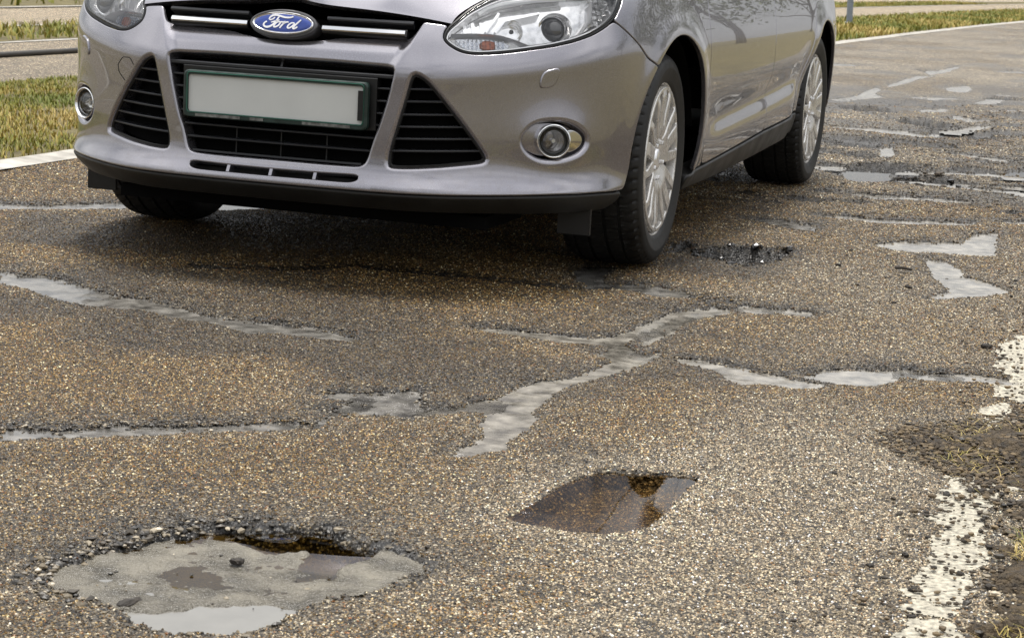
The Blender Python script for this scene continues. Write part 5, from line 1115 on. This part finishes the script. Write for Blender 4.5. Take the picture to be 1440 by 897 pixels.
# ---- bonnet
BC = [(0, -.850, .750), (0, -.812, .797), (0, -.715, .856), (0, -.45, .918), (0, -.1, .968), (0, .34, 1.01)]
BS = [Fs(.491, .7195), Fs(.544, .762), Fs(.745, .826), Fs(1.02, .835), Fs(1.30, .894), Fs(1.86, .954)]
tc_ = np.linspace(0, 1, 6); fc = nspline(tc_, np.array(BC)); fs_ = nspline(tc_, np.array([b for b in BS]))
for_rows = np.linspace(0, 1, 70); cs = np.linspace(-1, 1, 91); V = []
for r_ in for_rows:
    A_, B_ = fc(r_), fs_(r_)
    for c_ in cs:
        a = abs(c_); q = A_+(B_-A_)*np.array([0, a**2.2, a**2.4]); q[0] = B_[0]*c_
        bulge = .012*(sst(.45, .62, a)-sst(.62, 1.0, a))*sst(0, .25, r_); q[2] += bulge
        if r_ < .08: q[2] -= 0*a; notch = math.exp(-(q[0]/.085)**2)*(1-r_/.08); q[1] += .02*notch; q[2] += .012*notch
        V.append(q)
n1 = len(cs); Fb = [(i*n1+j, i*n1+j+1, (i+1)*n1+j+1, (i+1)*n1+j) for i in range(len(for_rows)-1) for j in range(n1-1)]
bn = MB().add(V, Fb)
lowv = [np.array(V[j])+np.array([0, .028, -.012]) for j in range(n1)]
bn.add([V[j] for j in range(n1)]+lowv, [(j, n1+j, n1+j+1, j+1) for j in range(n1-1)]); bon = bn.build('bonnet', PAINT, car)

# ---- cabin
def lerp_strip(rows, name, m, parent, nx=24, crown=0.05):
    """rows: (half width, y, z) from front to back; a crowned strip across the car"""
    rw = nspline(np.linspace(0, 1, len(rows)), np.array(rows, float)); V = []; R_ = np.linspace(0, 1, 28); C_ = np.linspace(-1, 1, nx+1)
    for a in R_:
        w, y, z = rw(a)
        for c in C_: V.append((w*c, y+crown*1.2*c*c*(1 if name == 'windscreen' else -.4), z+crown*(1-c*c)))
    n = nx+1; return MB().add(V, [(i*n+j, i*n+j+1, (i+1)*n+j+1, (i+1)*n+j) for i in range(27) for j in range(nx)]).build(name, m, parent)
lerp_strip([(.73, .33, .975), (.69, .62, 1.17), (.62, .98, 1.385)], 'windscreen', WINDOW, car, crown=.035)
lerp_strip([(.615, .985, 1.39), (.60, 1.5, 1.44), (.585, 2.2, 1.425), (.56, 2.95, 1.33)], 'roof', PAINT, car, crown=.03)
lerp_strip([(.56, 2.96, 1.325), (.60, 3.2, 1.14), (.66, 3.36, .955)], 'rear_window', WINDOW, car, crown=.02)
for sd_ in (1, -1):
    bz = .95; prof = [(.40, .70), (.7, .775), (1.1, .815), (1.6, .825), (2.2, .815), (2.7, .79), (3.1, .74)]
    top = {.40: (.735, .985), .7: (.69, 1.20), 1.1: (.635, 1.405), 1.6: (.62, 1.43), 2.2: (.61, 1.41), 2.7: (.59, 1.355), 3.1: (.58, 1.22)}
    V = []; Fb = []
    for y, x0 in prof:
        x1, z1 = top[y]
        for k in range(5): t = k/4; V.append((sd_*((x0+.02)*(1-t)+x1*t+.02*math.sin(math.pi*t)), y, bz*(1-t)+z1*t))
    for i in range(len(prof)-1):
        for k in range(4): a = i*5+k; Fb.append((a, a+5, a+6, a+1))
    MB().add(V, Fb).build('side_window', WINDOW, car)
    for a, b, wd in (((.405, .715, .965), (1.02, .625, 1.395), .035), ((1.50, .838, .95), (1.62, .625, 1.43), .03), ((2.55, .81, .95), (2.75, .60, 1.35), .07)):
        MB().tube([(sd_*(a[1]+.008), a[0], a[2]), (sd_*((a[1]+b[1])/2+.03), (a[0]+b[0])/2, (a[2]+b[2])/2), (sd_*(b[1]+.01), b[0], b[2])], wd, 8).build('pillar', BLACK if wd < .06 else PAINT, car)
    # shoulder between door tops and glass
    sa = np.linspace(1.85, SK[20], 60); V = []; Fb = []
    for i, s in enumerate(sa):
        P0 = Fs(sd_*s, .953); P1 = P0+np.array([-sd_*.085, 0, .012]); V += [P0, P1]
        if i: Fb.append((2*i-2, 2*i, 2*i+1, 2*i-1))
    MB().add(V, Fb).build('waist_strip', BLACK, car)
    # door mirror
    mc = np.array([sd_*.985, .62, 1.01]); bm = bmesh.new(); bmesh.ops.create_icosphere(bm, subdivisions=3, radius=1.0)
    V = [(mc[0]+v.co.x*.105, mc[1]+v.co.y*.075+.02*v.co.x*sd_, mc[2]+v.co.z*.075-.015*v.co.x*sd_) for v in bm.verts]; Fb = [[v.index for v in f.verts] for f in bm.faces]; bm.free()
    mi = MB().add(V, Fb).build('door_mirror', PAINT, car); MB().tube([(sd_*.80, .60, .955), (sd_*.94, .615, .985)], [.03, .022], 8).build('mirror_arm', BLACK, mi)
MB().box((-.70, .45, .55), (.70, 2.9, .9)).build('cabin_floor', VOID, car, False)
for sx in (-.36, .36):
    MB().tube([(sx, 1.75, .75), (sx, 1.85, 1.2), (sx, 1.87, 1.3)], [.22, .2, .1], 12).build('seat', mat('seat_cloth', (0.03, 0.03, 0.032), 0.9), car)

# ---- wheels
def rim_x(r): return .018*sst(.03, .10, r)+.006*sst(.10, .20, r)-.004*sst(.19, .215, r)   # dished face
def Rs(u, v): r = np.hypot(u, v); return np.stack([rim_x(r), u, v], -1)
def polar(r, a): return (r*math.cos(a), r*math.sin(a))
def tear(a0, half, r0, r1):
    P = []
    for k in range(9): t = k/8; P.append(polar(r1, a0+half*(1-2*t)))
    for k in range(1, 8): t = k/8; rr = r1+(r0-r1)*t; P.append(polar(rr, a0-half*(1-t)**.75*(.98)))
    P.append(polar(r0, a0))
    for k in range(7, 0, -1): t = k/8; rr = r1+(r0-r1)*t; P.append(polar(rr, a0+half*(1-t)**.75*(.98)))
    return P
holes = []
for k in range(5):
    b = 2*math.pi*k/5
    holes += [tear(b+math.radians(12.0), math.radians(6.2), .098, .206), tear(b-math.radians(12.0), math.radians(6.2), .098, .206), tear(b+math.radians(36), math.radians(11.5), .064, .206)]
disc = [polar(.2215, 2*math.pi*k/90) for k in range(90)]
RV, RF, RN = panel_mesh(Rs, disc, holes, grid=.007, r=.004, depth=.016, hr=[.0055]*15, hdepth=[.03]*15, step=.005, round_=1, K=3)
me_face = mesh_np('rim', RV, RF, RN); RIM = mat('alloy', (0.72, 0.70, 0.67), 0.28, 0.6, noise=(30, 0.8, 1.08, 0.06)); me_face.materials.append(RIM)
fr0 = ((0, 0, 0), (1, 0, 0), (0, 1, 0), (0, 0, 1))
mb = MB().lathe([(-.012, .2165), (.002, .2215), (.010, .227), (.0125, .2305), (.009, .2335), (.0, .2345), (-.02, .230), (-.04, .215), (-.17, .205), (-.195, .2345)], fr0, 96); me_lip = mesh_np('barrel', mb.v, mb.f); me_lip.materials.append(RIM)
mb = MB().lathe([(-.17, .20), (-.16, .02), (-.16, .0001)], fr0, 48); me_back = mesh_np('brake_shadow', mb.v, mb.f); me_back.materials.append(mat('wheel_shade', (0.03, 0.028, 0.026), 0.6))  # dark disc standing in for the shade behind the spokes
mb = MB().lathe([(-.09, .13), (-.078, .13), (-.078, .06), (-.06, .06)], fr0, 48); me_disc = mesh_np('brake_disc', mb.v, mb.f); me_disc.materials.append(mat('brake_steel', (0.28, 0.27, 0.26), 0.4, 1.0))
mb = MB().lathe([(-.02, .034), (.004, .033), (.009, .030), (.011, .022), (.012, .0001)], fr0, 32); me_cap = mesh_np('hub_cap', mb.v, mb.f); me_cap.materials.append(SATIN)
mb = MB().lathe([(-.01, .007), (.006, .007), (.0078, .005), (.0078, .0001)], fr0, 6); me_nut = mesh_np('wheel_nut', mb.v, mb.f, smooth=False); me_nut.materials.append(SATIN)
# tyre: ribs, grooves and cut shoulder blocks
prof = [(.012, .2305), (.018, .236), (.020, .245), (.024, .258), (.0275, .272), (.0285, .277), (.0275, .279), (.027, .290), (.0215, .302), (.0195, .3035), (.014, .3100), (.006, .3155), (-.004, .3185), (-.018, .3205), (-.030, .3212), (-.031, .3142), (-.039, .3142), (-.040, .3222), (-.058, .3230), (-.075, .3232), (-.076, .3155), (-.085, .3155), (-.086, .3235), (-.107, .3235), (-.128, .3232), (-.129, .3155), (-.138, .3155), (-.139, .3225), (-.157, .3220), (-.174, .3212), (-.175, .3142), (-.183, .3142), (-.184, .3205), (-.196, .3185), (-.208, .3145), (-.220, .306), (-.229, .290), (-.231, .27), (-.226, .25), (-.215, .2345)]
NA = 360; V = []; Fb = []
tr_ = np.random.default_rng(3)
for i, (a, r) in enumerate(prof):
    for k in range(NA):
        dr_ = 0.0; ph = (k+int(abs(a+.107)*90)) % 6
        if r > .3095 and (a > -.031 or a < -.183) and ph in (0,): dr_ = -.0065
        elif r > .319 and ((k+int((a+.107)*140)) % 8) == 0: dr_ = -.005
        t = 2*math.pi*k/NA; V.append((a, (r+dr_)*math.cos(t), (r+dr_)*math.sin(t)))
for i in range(len(prof)-1):
    for k in range(NA): Fb.append((i*NA+k, i*NA+(k+1) % NA, (i+1)*NA+(k+1) % NA, (i+1)*NA+k))
me_tyre = mesh_np('tyre', V, Fb); me_tyre.set_sharp_from_angle(angle=math.radians(40))
RUB = mat('tyre_rubber', (0.010, 0.0096, 0.009), 0.6, noise=(14, 0.7, 1.7, 0.1), bump=(500, 0.25, 0.0006)); me_tyre.materials.append(RUB)
for sd_ in (1, -1):
    for cy in (0, 2.648):
        w = bpy.data.objects.new('wheel', None); COL.objects.link(w); w.parent = car; w.location = (sd_*.842 if sd_ > 0 else -.872, cy, .3225)
        rot = random.random()*1.2
        w.rotation_euler = (rot, 0, (math.radians(1.5) if cy == 0 else 0)+(0 if sd_ > 0 else math.pi))
        for nm, me in (('tyre', me_tyre), ('rim', me_face), ('barrel', me_lip), ('brake_shadow', me_back), ('brake_disc', me_disc), ('hub_cap', me_cap)): obj(nm, me, None, w)
        for k in range(5):
            o = obj('wheel_nut', me_nut, None, w); o.location = (.008, *polar(.056, 2*math.pi*k/5+.63))
